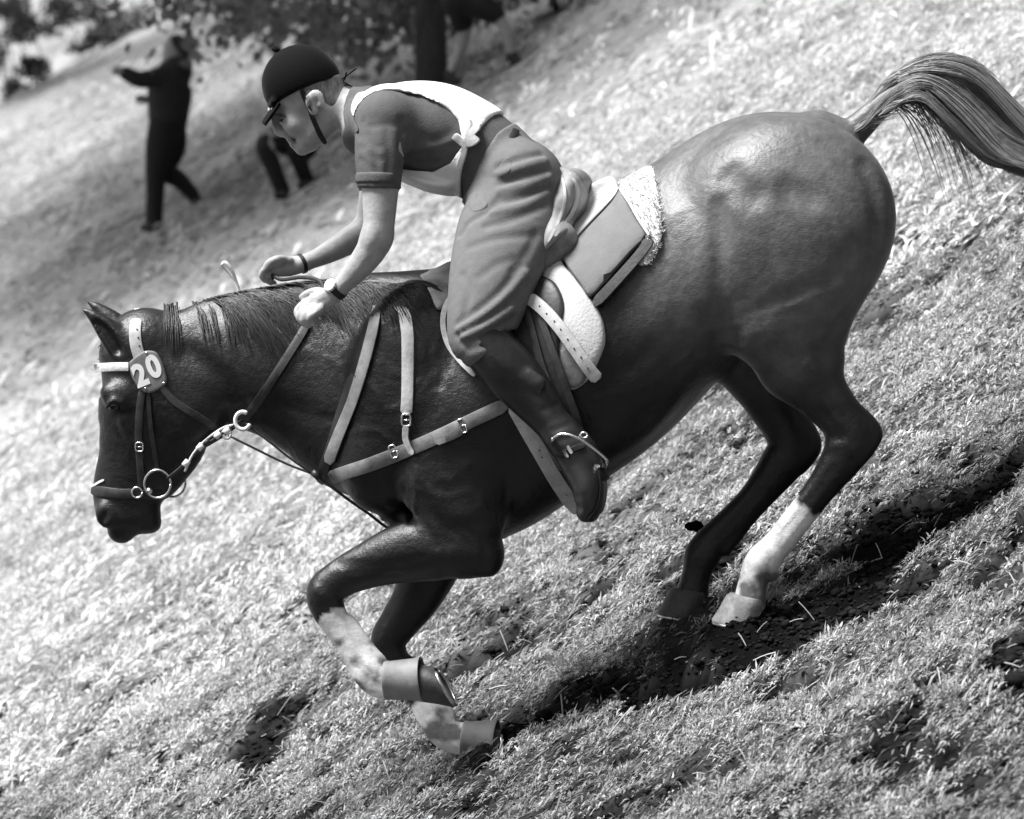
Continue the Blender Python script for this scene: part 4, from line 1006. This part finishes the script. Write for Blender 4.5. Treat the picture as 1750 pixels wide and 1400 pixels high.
# boots
for s in (-1, 1):
    v = RV.like(); legs(v, .008, near=s < 0, far=s > 0, part='shin'); legs(v, .008, near=s < 0, far=s > 0, part='foot')
    if s < 0:
        v.chain([(904, 646, -.372, 16, .012), (920, 655, -.374, 14, .012)], k=.012)
        hm_ = v.near()
        for pts in ([(930, 700), (955, 690)], [(945, 735), (975, 722)], [(955, 752), (985, 745)], [(985, 850), (990, 870)], [(1000, 848), (1003, 868)]): v.ridge(hm_, pts, 5, k=.008, op='s', gap=-.001)
    hm_b = v.near()
    if s < 0: hm_boot = hm_b
    me, _ = v.mesh('boot', 2); bo = obj('boot', me, M_boot, RIDER)
    pts = catmull([P(1020, 792, s*.337), P(1029, 830, s*.35), P(1024, 866, s*.357), P(1008, 890, s*.357)], 5); tube('sole', pts, .022, M_black, bo, 8, (1.5, .28))
    tube('heel', [P(1018, 800, s*.335), P(1034, 822, s*.337)], .020, M_black, bo, 10, (1.2, .8))
# wrist things
def band(name, c, ax, ra, rb, w, m, par):
    c = np.array(P(*c)); d = np.array(P(*ax))-c; d /= np.linalg.norm(d); u = np.array([0, 1.0, 0]); u -= d*(u@d); u /= np.linalg.norm(u); q = np.cross(d, u); rows = []
    for t, g in ((-1, 0), (-1, 1), (1, 1), (1, 0)):
        rows.append([c+d*w*t/2+(u*math.cos(a)*(rb+.003*g)+q*math.sin(a)*(ra+.003*g)) for a in np.linspace(0, 2*math.pi, 24, endpoint=False)])
    return loft(name, rows, m, par, cap=False)
wt = band('wristwatch', (576, 495, -.20), (590, 482, -.205), .0265, .0285, .017, M_black, RIDER)
c = np.array(P(567, 489, -.214)); d = np.array([-.45, -.75, .35]); d /= np.linalg.norm(d)
vv, ff = tube_mesh('dial', [c, c+d*.004, c+d*.010, c+d*.0105], [.019, .0205, .0195, .017], 20); obj('case', mesh('case', toW(vv), ff), M_steel, wt)
vv, ff = tube_mesh('dial', [c+d*.009, c+d*.0115], [.0165, .0165], 20); obj('dial', mesh('dial', toW(vv), ff, False), M_white, wt)
band('wrist_strap', (516, 451, .08), (535, 444, .095), .0245, .0265, .010, M_black, RIDER)
# ------------------------------------------------------------------ tack
L_light = mat('pale_leather', .42, rough=.6, var=.25, scale=25, bump=.0012, bscale=70)
L_mid = mat('worn_leather', .17, rough=.55, var=.35, scale=25, bump=.0012, bscale=70)
L_dark = mat('dark_leather', .028, rough=.45, var=.35, scale=20, bump=.001, bscale=60)
L_cheek = mat('bridle_leather', .035, rough=.45, var=.4, scale=25, bump=.001, bscale=60)
C_web = mat('white_webbing', .66, rough=.85, var=.15, scale=60, bump=.0015, bscale=160)
C_pad = mat('white_numnah', .52, rough=.9, var=.10, scale=14, bump=.002, bscale=120)
C_cloth = mat('weight_cloth_canvas', .15, rough=.8, var=.14, scale=18, bump=.0012, bscale=200)
C_wool = mat('sheepskin_wool', .82, rough=.95, var=.08, scale=50, bump=.01, bscale=90)
C_rubber = mat('bell_boot_rubber', .20, rough=.6, var=.2, scale=25, bump=.001, bscale=50)
C_plate = mat('number_plate', .15, rough=.6, var=.25, scale=40)
def th(name, label, cat, px_, py_, y_):
    return thing(name, label, cat, tuple(toW([P(px_, py_, y_)])[0]))
H = hm_horse.smooth(2)
def buckle(px_, py_, y_hm, w, hgt, rot, par, r=.0022, lift=.007, y0=-.2):
    c = np.array(y_hm.at(px_, py_, y0, lift)); u = 1/PPM; q = []
    for t in np.linspace(0, 2*math.pi, 25):
        a, b = math.cos(t), math.sin(t); e = .5; a = math.copysign(abs(a)**e, a)*w/2*u; b = math.copysign(abs(b)**e, b)*hgt/2*u
        q.append(c+np.array([a*math.cos(rot)-b*math.sin(rot), 0, a*math.sin(rot)+b*math.cos(rot)]))
    o = tube('buckle', q, r, M_steel, par, 6); d = np.array([math.cos(rot)*w/2*u, -.002, math.sin(rot)*w/2*u]); tube('prong', [c-d, c+d], r*.8, M_steel, o, 6); return o
def holes(pts, par, hm_, lift, r=.0021, y0=-.2):
    for a, b in pts:
        c = np.array(hm_.at(a, b, y0, lift)); vv, ff = tube_mesh('h', [c+np.array([0, .002, 0]), c-np.array([0, .0006, 0])], [r, r], 8); obj('hole', mesh('hole', toW(vv), ff, False), M_black, par)

# bridle
BR = th('bridle', 'leather bridle with pale browband and an oval number plate on the horse\'s head', 'bridle', 250, 700, -.1)
hp = strap('headpiece', [(233, 544), (231, 565), (233, 590), (240, 614)], 21, L_light, BR, H, thick=.006, y0=-.06)
holes([(234, 563), (236, 577), (238, 591)], hp, H, .0085, y0=-.08)
strap('browband', [(162, 629), (176, 628), (198, 627), (220, 627)], 15, C_web, BR, H, thick=.006, y0=-.08, endr=False)
tube('poll_pad', catmull([P(236, 548, -.045), P(228, 538, -.02), P(240, 535, 0), P(262, 541, -.01), P(288, 543, -.012)], 5), [.011]*8+[.014]*5+[.009]*7+[.005], C_wool, BR, 8)
cp = strap('cheekpiece', [(244, 664), (239, 700), (237, 750), (240, 800), (243, 832)], 13, L_cheek, BR, H, thick=.005, y0=-.09); buckle(238, 764, H, 13, 15, 0, cp, y0=-.09)
strap('cheekpiece', [(254, 668), (257, 720), (264, 770), (270, 806)], 8, L_dark, BR, H, thick=.005, y0=-.09)
strap('throatlash', [(276, 660), (296, 684), (322, 702), (352, 720), (376, 738)], 12, L_dark, BR, H, thick=.005, y0=-.09)
strap('noseband', [(156, 838), (180, 841), (205, 844), (232, 844), (262, 846)], 17, L_cheek, BR, H, thick=.006, y0=-.06)
strap('noseband_flash', [(158, 832), (166, 826), (178, 820)], 4, C_web, BR, H, thick=.004, y0=-.05)
c = H.at(234, 842, -.07, .012); tube('noseband_ring', ring_pts(c, 9/PPM, 9/PPM, 24), .0028, M_steel, BR, 8)
c = H.at(271, 827, -.06, .012); c = (c[0], min(c[1], -.072), c[2]); bit = tube('bit_ring', ring_pts(c, 23/PPM, 24/PPM, 36), .0034, M_steel, BR, 8)
tube('mouthpiece', [P(256, 839, c[1]-.004), P(254, 841, c[1]+.02), P(250, 846, 0), P(254, 841, .05)], [.009, .0075, .006, .006], M_steel, bit, 10)
c2 = (c[0]+2*.005, .07, c[2]); tube('bit_ring', ring_pts(c2, 23/PPM, 24/PPM, 32), .0034, M_steel, BR, 8)
# number plate "20"
plate_poly = [(221, 619), (234, 608), (248, 600), (264, 601), (273, 612), (280, 628), (285, 650), (279, 661), (257, 672), (241, 667), (229, 652), (223, 636)]
class Flat:
    """gently bowed plate lying on the cheek"""
    def xz(s, x, z, default=np.nan): return s.y
    def at(s, a, b, y0=-.2, lift=0): return P(a, b, s.y-lift)
fp = Flat(); fp.y = min(H.at(a, b, -.09)[1] for a, b in plate_poly)-.004
pl = patch('number_plate', plate_poly, C_plate, BR, fp, thick=.005, step=7, edge=4, inner=.006)
u = 1/PPM
def digit(ch, cx, cy, size, rot, par):
    cu = bpy.data.curves.new('digit', 'FONT'); cu.body = ch; cu.size = size; cu.extrude = .0007; cu.offset = size*.045; cu.align_x = 'CENTER'; cu.align_y = 'CENTER'
    t = bpy.data.objects.new('tmp', cu); COL.objects.link(t); bpy.context.view_layer.update()
    me = bpy.data.meshes.new_from_object(t.evaluated_get(bpy.context.evaluated_depsgraph_get())); bpy.data.objects.remove(t)
    co = np.array([v.co[:] for v in me.vertices]); a = R(rot); x, y_ = co[:, 0]*.86, co[:, 1]
    x0, y0, z0 = P(cx, cy, fp.y-.0062)
    V = np.stack([x0+x*math.cos(a)-y_*math.sin(a), np.full(len(co), y0)-co[:, 2], z0+x*math.sin(a)+y_*math.cos(a)], 1)
    me.vertices.foreach_set('co', toW(V).astype(np.float32).ravel()); me.update(); me.materials.clear(); return obj('digit', me, M_white, par)
digit('2', 240, 643, .082, 22, pl); digit('0', 263, 628, .082, 22, pl)
for a, b in ((250, 603), (280, 655), (249, 664)):
    c = P(a, b, fp.y-.006); tube('rivet', [np.array(c), np.array(c)+np.array((0, -.003, 0))], .003, M_steel, pl, 8)
# reins
hand = P(526, 548, -.215)
rn = tube('rein', catmull([P(286, 818, -.075), P(312, 796, -.080), P(340, 770, -.085), P(378, 742, -.09), P(414, 718, -.095)], 5), .0085, L_dark, BR, 8, (1.0, .45))
for a, b, w in ((318, 792, 9), (342, 764, 9), (353, 756, 7), (372, 744, 8), (388, 736, 9)):
    cc = np.array(P(a, b, -.095)); tube('rein_stop', [cc+np.array((-.006, 0, -.007)), cc+np.array((.006, 0, .007))], w/PPM*.62, M_white if int(a) % 2 == 0 else L_dark, rn, 8, (.6, 1))
tube('rein_loop', catmull([P(316, 806, -.085), P(330, 776, -.09), P(352, 752, -.09), P(380, 732, -.09), P(400, 726, -.09)], 5), .0035, C_web, rn, 6)
strap('rein', [(412, 722), (440, 688), (475, 635), (510, 580), (528, 548)], 15, L_dark, BR, HMin(H), thick=.006, lift=.003, y0=-.1)
tube('rein', catmull([P(286, 818, .08), P(340, 770, .10), P(414, 716, .125), P(480, 600, .14), P(470, 500, .10), P(462, 470, .05)], 6), .006, L_dark, BR, 6, (.4, 1))
lp = catmull([P(408, 502, .03), P(401, 481, .03), P(392, 468, .028), P(381, 456, .02), P(379, 451, .015), P(386, 449, .012), P(396, 462, .016), P(403, 481, .022), P(410, 502, .02)], 5)
tube('rein_end', lp, .0042, C_web, BR, 6, (1.4, .5))
tube('rein', catmull([P(464, 470, .03), P(482, 478, .0), P(515, 474, -.06), P(545, 480, -.12), P(556, 505, -.19)], 6), .005, L_dark, BR, 6, (.5, 1.2))
# running martingale
MT = th('martingale', 'running martingale of two thin straps with pale rings under the horse\'s neck', 'martingale', 540, 812, -.08)
tube('ring', [P(415+13*math.cos(t), 719-15*math.sin(t), -.108) for t in np.linspace(1.0, 5.9, 24)], .0055, M_white, MT, 8)
tube('strap', catmull([P(420, 724, -.105), P(460, 755, -.10), P(505, 790, -.09), P(540, 812, -.08)], 4), .0035, L_dark, MT, 6, (.6, 1))
tube('strap', catmull([P(390, 744, -.06), P(430, 764, -.07), P(490, 793, -.075), P(540, 812, -.08)], 4), .0035, L_dark, MT, 6, (.6, 1))
tube('ring', ring_pts(P(388, 742, -.06), .010, .012, 20), .004, M_white, MT, 8)
tube('strap', catmull([P(538, 810, -.08), P(590, 850, -.075), P(630, 878, -.07), P(662, 902, -.06), P(700, 918, -.03)], 4), .0045, L_dark, MT, 6, (.5, 1))
tube('slide', [P(534, 806, -.085), P(546, 818, -.085)], .009, L_dark, MT, 8, (.6, 1))
# breastplate
BP = th('breastplate', 'leather breastplate with pale straps crossing the horse\'s shoulder', 'breastplate', 640, 780, -.2)
strap('neck_strap', [(604, 640), (588, 690), (570, 750), (554, 800), (546, 826)], 19, L_dark, BP, H, thick=.006, lift=.002)
strap('neck_strap', [(642, 520), (637, 560), (622, 620), (600, 690), (576, 750), (560, 792)], 21, mat('breastplate_leather', .22, .55, .3, 20, .001), BP, H, thick=.006, lift=.006)
strap('wither_strap', [(672, 508), (688, 528), (696, 565), (697, 620), (696, 680), (694, 708)], 21, L_light, BP, H, thick=.006, lift=.003)
strap('strap_end', [(694, 728), (693, 748), (698, 764), (705, 777)], 11, L_light, BP, H, thick=.006, lift=.012)
buckle(694, 718, H, 15, 20, 0, BP, .0028, .010)
bs = strap('breast_strap', [(564, 818), (590, 808), (630, 795), (690, 772), (750, 746), (800, 722), (868, 690)], 24, L_mid, BP, H, thick=.007, lift=.003)
strap('keeper', [(742, 751), (766, 741), (788, 730)], 27, L_mid, bs, H, thick=.010, lift=.006); buckle(672, 772, H, 12, 22, .35, bs, .0025, .012); buckle(790, 728, H, 10, 24, .4, bs, .0025, .012)
buckle(872, 682, H, 15, 17, .4, bs, .003, .012)
# saddle
SD = th('saddle', 'dark leather jumping saddle with girth, stirrup and long pale strap under the rider', 'saddle', 900, 470, 0)
v = HV.copy(); v.F[:] = .5
v.chain([(745, 482, 0, 24, .07), (800, 478, 0, 22, .11), (870, 452, 0, 24, .15), (930, 410, 0, 32, .175), (968, 356, 0, 40, .165), (982, 318, 0, 30, .13)], k=.02)
for s in (-1, 1): v.chain([(800, 492, s*.14, 30, .05), (880, 468, s*.17, 34, .06), (950, 412, s*.17, 38, .06)], k=.03)
hm_sad = HMin(H, v.near().smooth(2)); me, _ = v.mesh('seat', 3); seat = obj('seat', me, L_mid, SD)
NP = th('saddle_pad', 'white saddle pad curving out behind the rider\'s leg', 'saddle pad', 1000, 560, -.25)
patch('pad', [(1012, 314), (1043, 302), (1056, 320), (1043, 343), (1002, 388), (964, 432), (962, 450), (984, 478), (1007, 507), (1025, 535), (1033, 562), (1033, 590), (1018, 627), (1002, 652), (976, 666), (962, 640), (954, 611), (957, 557), (962, 521), (950, 489), (928, 475), (928, 430), (950, 408), (975, 386), (1000, 345)],
      C_pad, NP, H, thick=.014, lift=.006, step=10, edge=9)
patch('pad_lining', [(957, 600), (985, 585), (1004, 612), (1000, 650), (976, 663), (962, 640)], L_mid, NP, H, thick=.006, lift=.020, step=9, edge=6)
patch('flap', [(776, 496), (830, 470), (905, 468), (938, 476), (954, 492), (963, 520), (958, 560), (956, 608), (968, 650), (985, 700), (980, 730), (930, 720), (860, 680), (812, 643), (780, 612), (760, 578), (759, 530)], L_dark, SD, H, thick=.010, lift=.020, step=12, edge=8)
strap('knee_roll', [(777, 500), (762, 525), (758, 555), (766, 588), (786, 616), (812, 642)], 9, L_light, SD, H, thick=.010, lift=.027)
patch('pommel_panel', [(718, 470), (745, 458), (776, 446), (784, 470), (780, 500), (764, 520), (748, 530), (734, 500)], L_mid, SD, hm_sad, thick=.016, lift=.004, step=9, edge=8)
patch('cantle', [(942, 292), (960, 286), (984, 296), (1003, 328), (1000, 345), (976, 386), (950, 410), (932, 426), (930, 400), (944, 360), (946, 325)], mat('cantle_leather', .24, .55, .25, 20, .001), SD, hm_sad, thick=.008, lift=.002, y0=-.15, step=8, edge=7)
for pts in ([(955, 292), (966, 324), (962, 362), (938, 414)], [(974, 294), (988, 326), (978, 366), (950, 404)]): strap('cantle_welt', pts, 5, L_light, SD, hm_sad, thick=.013, lift=.002, y0=-.15)
for pts in ([(894, 512), (908, 560), (924, 620), (942, 670), (958, 720), (970, 748)], [(912, 505), (930, 560), (950, 615), (968, 665), (984, 710), (992, 742)]):
    strap('stirrup_leather', pts, 13, L_cheek, SD, H, thick=.006, lift=.034)
ws = strap('girth_strap', [(902, 507), (930, 530), (958, 562), (985, 600), (1006, 630), (1022, 650)], 22, L_light, SD, H, thick=.006, lift=.045)
holes([(922, 523), (934, 536), (947, 549), (958, 563), (970, 580), (981, 596), (993, 611), (1004, 629)], ws, H, .0525)
g = strap('girth', [(878, 690, 1.1), (900, 730, 1.1), (925, 776), (950, 820, .95), (975, 858, .85), (990, 876, .7)], 27, mat('girth_webbing', .5, .7, .2, 30, .0012, 90), SD, H, thick=.009, lift=.004)
strap('girth_billet', [(936, 756), (950, 780), (966, 806)], 13, L_mid, SD, H, thick=.006, lift=.016); holes([(922, 770), (926, 782), (968, 846)], g, H, .0145)
ip = [(946, 749, -.40), (958, 742, -.405), (978, 744, -.41), (1002, 757, -.41), (1024, 774, -.40), (1036, 786, -.392), (1034, 797, -.372), (1022, 800, -.33), (1000, 802, -.292), (972, 792, -.285), (952, 776, -.30), (944, 760, -.35), (946, 749, -.40)]
iron = tube('stirrup_iron', catmull([P(*q) for q in ip], 5), .0052, M_steel, SD, 8, (1.5, .8))
tube('stirrup_eye', ring_pts(P(998, 744, -.40), .009, .007, 18), .003, M_steel, iron, 6)
SPUR = th('spur', 'small steel spur with dark strap on the rider\'s boot', 'spur', 972, 772, -.37)
strap('spur_strap', [(950, 778), (966, 774), (984, 766), (1000, 760)], 9, M_black, SPUR, hm_boot, thick=.005, lift=.002, y0=-.36)
for a, b in ((966, 776), (973, 769)): strap('spur_neck', [(a-3, b-7), (a+1, b), (a+5, b+6)], 6, M_steel, SPUR, hm_boot, thick=.006, lift=.006, y0=-.36)
# weight cloth and sheepskin behind the saddle
WC = th('weight_cloth', 'stiff grey canvas weight cloth strapped behind the saddle', 'weight cloth', 1040, 420, -.25)
patch('canvas', [(1046, 346), (1062, 326), (1074, 345), (1088, 372), (1106, 402), (1080, 432), (1048, 468), (1011, 508), (992, 486), (964, 446), (966, 432), (1002, 392)], C_cloth, WC, H, thick=.026, lift=.004, step=9, edge=7, sub=3)
strap('rolled_edge', [(1114, 408), (1093, 437), (1057, 478), (1017, 521)], 18, mat('rolled_canvas', .05, .7, .3, 40, .002, 90), WC, H, thick=.026, lift=.002)
strap('binding', [(1060, 322), (1076, 346), (1092, 374), (1110, 402)], 5, C_pad, WC, H, thick=.016, lift=.022)
SK = th('sheepskin', 'white woolly sheepskin pad between the weight cloth and the horse\'s loins', 'sheepskin', 1105, 380, -.2)
sk_poly = [(1056, 312), (1080, 298), (1112, 284), (1122, 315), (1127, 350), (1132, 392), (1124, 425), (1104, 452), (1090, 448), (1104, 410), (1086, 368), (1068, 336)]
patch('fleece', sk_poly, C_wool, SK, H, thick=.016, lift=.001, step=8, edge=10, wob=.002)
def in_poly(p, B):
    c = False
    for a, b in zip(B, B[1:]+B[:1]):
        if (a[1] > p[1]) != (b[1] > p[1]) and p[0] < (b[0]-a[0])*(p[1]-a[1])/(b[1]-a[1])+a[0]: c = not c
    return c
ST = []
while len(ST) < 1500:
    a, b = RNG.uniform(1050, 1136), RNG.uniform(280, 456)
    if not in_poly((a, b), sk_poly): continue
    p = np.array(H.at(a, b, -.2, .012)); d = RNG.normal(0, 1, 3)*np.array([1, .5, 1])+np.array([.3, -.9, -.2]); d /= np.linalg.norm(d); L = RNG.uniform(.008, .020); cv = RNG.normal(0, .004, 3)
    ST.append(([p, p+d*L*.5+cv, p+d*L+cv*.3], .0018, .0009))
hair('wool', ST, mat('wool_fibres', .8, .95, .05, attr='shade', trans=.2), SK, .72)
# bell boots on the fore feet
def bell(px0, py0, px1, py1, y_, r0, r1, label):
    t = th('bell_boot', label, 'bell boot', px0, py0, y_); t['group'] = 'rubber bell boots on the fore feet'
    a, b = np.array(P(px0, py0, y_)), np.array(P(px1, py1, y_)); ax = b-a; L = np.linalg.norm(ax); ax /= L; s_ = np.array([0, 1.0, 0]); f = np.cross(s_, ax); rows = []
    for q, r in ((.04, r0*.80), (.0, r0*.9), (.02, r0), (.10, r0*1.02), (.14, r0*.99), (.5, (r0+r1)/2*.99), (.86, r1*.985), (.90, r1*1.03), (.99, r1*1.04), (1.0, r1*.98), (.96, r1*.9), (.5, (r0+r1)/2*.9)):
        rows.append([a+ax*L*(q+.035*math.cos(t_-.6)*(q > .8))+u*r*(f*math.cos(t_)+s_*math.sin(t_)*1.02) for t_ in np.linspace(0, 2*math.pi, 32, endpoint=False)])
    loft('cuff', rows, C_rubber, t, cap=False)
    strap('fastening', [(px0+(px1-px0)*.55, py0-r0*.55), (px0+(px1-px0)*.55, py0), (px0+(px1-px0)*.55, py0+r0*.6)], 7, C_rubber, t, type('B', (), {'xz': lambda s, x, z, d=0: y_-r1*u*.99, 'at': lambda s, a_, b_, y0=0, lift=0: P(a_, b_, y_-r1*u*.99-lift)})(), thick=.004) if False else None
    return t
bell(657, 1163, 722, 1161, -.15, 33, 37, 'pale rubber bell boot on the lifted near forefoot')
bell(790, 1262, 849, 1269, .15, 31, 38, 'pale rubber bell boot on the forefoot that touches the grass')
# ------------------------------------------------------------------ spectators on the hillside
K_dark = mat('dark_trousers', .010, rough=.9, var=.2, scale=15, bump=.004, bscale=25)
K_coat = mat('dark_jacket', .018, rough=.9, var=.25, scale=15, bump=.004, bscale=25)
K_light = mat('pale_shirt', .28, rough=.9, var=.15, scale=15, bump=.004, bscale=25)
K_skin = mat('spectator_skin', .28, rough=.6, var=.1)
K_hair = mat('spectator_hair', .02, rough=.8, var=.3)
def spectator(foot, parts, label, zpx=0):
    """parts: name -> (material, smoothness, list of chains of (px, py, depth offset m, radius px, lateral radius m))"""
    g = ground_hit(*foot); D = CAM_D+g[1]; s = PPM*CAM_D/D
    t = thing('person', label, 'person', tuple(g))
    for name, (m_, k, chains) in parts.items():
        al = np.array([(( p[0]-foot[0])/s, p[2], (foot[1]-p[1])/s) for c in chains for p in c]); lo_, hi_ = al.min(0)-.32, al.max(0)+.32
        v = Vol((lo_[0], hi_[0]), (lo_[1], hi_[1]), (lo_[2], hi_[2]), .014)
        for c in chains: v.chain([((p[0]-foot[0])/s, p[2], (foot[1]-p[1])/s, p[3]/s, p[4]) for p in c], k=k, raw=True, sub=6)
        me, V = v.mesh(name, 2); me.vertices.foreach_set('co', (V+g).astype(np.float32).ravel()); me.update()
        obj(name, me, m_, t)
    return t
spectator((264, 392), {
    'body': (K_skin, .02, [[(298, 80, 0, 18, .085), (297, 96, 0, 20, .085), (291, 108, 0, 15, .07)], [(300, 112, 0, 11, .06), (300, 130, 0, 12, .08)], [(300, 130, 0, 22, .17), (290, 160, 0, 26, .15), (286, 200, 0, 26, .15)], [(284, 205, -.05, 22, .09), (270, 285, -.05, 12, .06), (264, 375, -.05, 8, .05)],
                            [(290, 205, .08, 22, .09), (290, 285, .1, 12, .06), (330, 335, .1, 8, .05)], [(272, 136, -.17, 10, .05), (242, 140, -.25, 8, .045), (216, 128, -.3, 6.5, .035), (205, 126, -.32, 9, .035)], [(300, 140, .19, 11, .05), (262, 165, .25, 8, .04), (234, 166, .2, 7.5, .035)]]),
    'hair': (K_hair, .02, [[(303, 78, 0, 19, .09), (309, 96, 0, 15, .085), (306, 108, 0, 10, .075)]]),
    'jacket': (K_coat, .03, [[(302, 122, 0, 27, .19), (292, 140, 0, 37, .21), (290, 165, 0, 38, .20), (288, 196, 0, 35, .19)], [(276, 134, -.17, 17, .07), (244, 140, -.25, 14.5, .062), (220, 130, -.29, 12, .052)], [(300, 140, .19, 14, .06), (268, 162, .24, 11, .05)]]),
    'trousers': (K_dark, .03, [[(288, 192, 0, 33, .17), (286, 216, 0, 30, .17)], [(282, 215, -.06, 27, .11), (274, 255, -.06, 25, .10), (268, 292, -.06, 19, .085), (266, 330, -.05, 16, .075), (264, 376, -.05, 15, .075)], [(292, 215, .08, 26, .11), (294, 250, .09, 23, .10), (282, 288, .1, 19, .085), (306, 308, .1, 15, .07), (328, 332, .1, 12, .06)]]),
    'shoe': (K_hair, .02, [[(268, 382, -.05, 11, .055), (256, 388, -.07, 9, .05), (246, 390, -.08, 6, .04)]]),
    'boot': (K_hair, .02, [[(326, 330, .1, 12, .055), (334, 344, .1, 10, .05), (330, 356, .1, 7, .045)]]),
}, 'man in dark clothes running on the grass with arms stretched forward')
spectator((486, 338), {
    'body': (K_skin, .02, [[(512, 118, 0, 17, .08), (512, 136, 0, 18, .08)], [(512, 150, 0, 11, .06), (514, 165, 0, 14, .09)], [(515, 165, 0, 26, .17), (515, 240, .1, 26, .15)], [(500, 175, -.2, 9, .05), (472, 215, -.25, 8, .045), (450, 232, -.3, 7, .04)], [(532, 175, .15, 9, .05), (520, 225, -.05, 8, .045), (490, 238, -.1, 7, .04)],
                            [(512, 245, 0, 20, .09), (462, 246, -.3, 13, .065), (484, 328, -.2, 8, .05)], [(522, 245, .1, 20, .09), (505, 258, -.2, 13, .065), (524, 308, -.1, 8, .05)]]),
    'hair': (K_hair, .02, [[(514, 114, .02, 19, .09), (518, 128, .03, 15, .085)]]),
    'shirt': (K_light, .03, [[(515, 162, 0, 24, .19), (515, 200, .03, 30, .19), (515, 238, .1, 28, .18)], [(502, 172, -.2, 13, .065), (486, 200, -.24, 12, .06), (470, 218, -.27, 10, .055)], [(532, 172, .15, 13, .065), (526, 200, .05, 12, .06)]]),
    'trousers': (K_dark, .03, [[(514, 232, .08, 28, .18), (512, 250, .05, 28, .18)], [(505, 246, -.05, 23, .10), (458, 250, -.3, 17, .09), (470, 290, -.25, 14.5, .08), (484, 326, -.2, 13, .07)], [(520, 250, .08, 22, .10), (508, 258, -.2, 17, .09), (516, 285, -.15, 14, .08), (524, 306, -.1, 13, .07)]]),
    'shoe': (K_hair, .02, [[(488, 328, -.2, 11, .055), (486, 336, -.28, 9, .05), (478, 338, -.36, 7, .045)]]),
    'boot': (K_hair, .02, [[(526, 308, -.1, 10, .055), (524, 316, -.18, 9, .05), (518, 320, -.26, 7, .045)]]),
}, 'spectator in pale shirt and dark trousers crouching on the bank beyond the rider\'s face')
spectator((880, 112), {
    'body': (K_skin, .02, [[(822, -128, 0, 17, .08), (824, -112, 0, 18, .08)], [(816, -98, 0, 11, .06), (808, -84, 0, 14, .09)], [(805, -84, 0, 26, .17), (785, -10, 0, 26, .15)], [(790, -5, -.06, 22, .09), (852, 34, -.1, 12, .06), (866, 66, -.1, 10.5, .055), (876, 98, -.1, 6.5, .045)], [(785, 0, .08, 22, .09), (792, 62, .12, 12, .06), (768, 126, .12, 8, .05)],
                            [(815, -70, -.2, 9, .05), (835, -30, -.25, 8, .045), (862, -24, -.25, 7, .04)], [(800, -70, .2, 9, .05), (790, -25, .22, 8, .045), (815, -5, .2, 7, .04)]]),
    'hair': (K_hair, .02, [[(818, -132, 0, 19, .09), (810, -118, 0, 15, .085)]]),
    'jacket': (K_coat, .03, [[(806, -86, 0, 25, .19), (795, -50, 0, 32, .19), (786, -10, 0, 34, .18)], [(815, -72, -.2, 14, .065), (832, -34, -.24, 12, .055)], [(800, -72, .2, 14, .065), (792, -32, .22, 12, .055)]]),
    'shorts': (K_dark, .03, [[(786, -14, 0, 33, .18), (784, 2, 0, 30, .17)], [(792, -4, -.07, 28, .11), (824, 14, -.09, 23, .10), (846, 26, -.1, 18, .085)], [(784, 4, .08, 26, .11), (789, 36, .1, 20, .09)]]),
    'shoe': (K_hair, .02, [[(876, 98, -.1, 11, .055), (884, 108, -.12, 9.5, .05), (894, 112, -.14, 7, .045)]]),
    'boot': (K_hair, .02, [[(768, 124, .12, 10, .055), (772, 134, .1, 9, .05), (782, 138, .08, 7, .045)]]),
}, 'bare-legged spectator in dark shorts striding up the slope right of the tree')
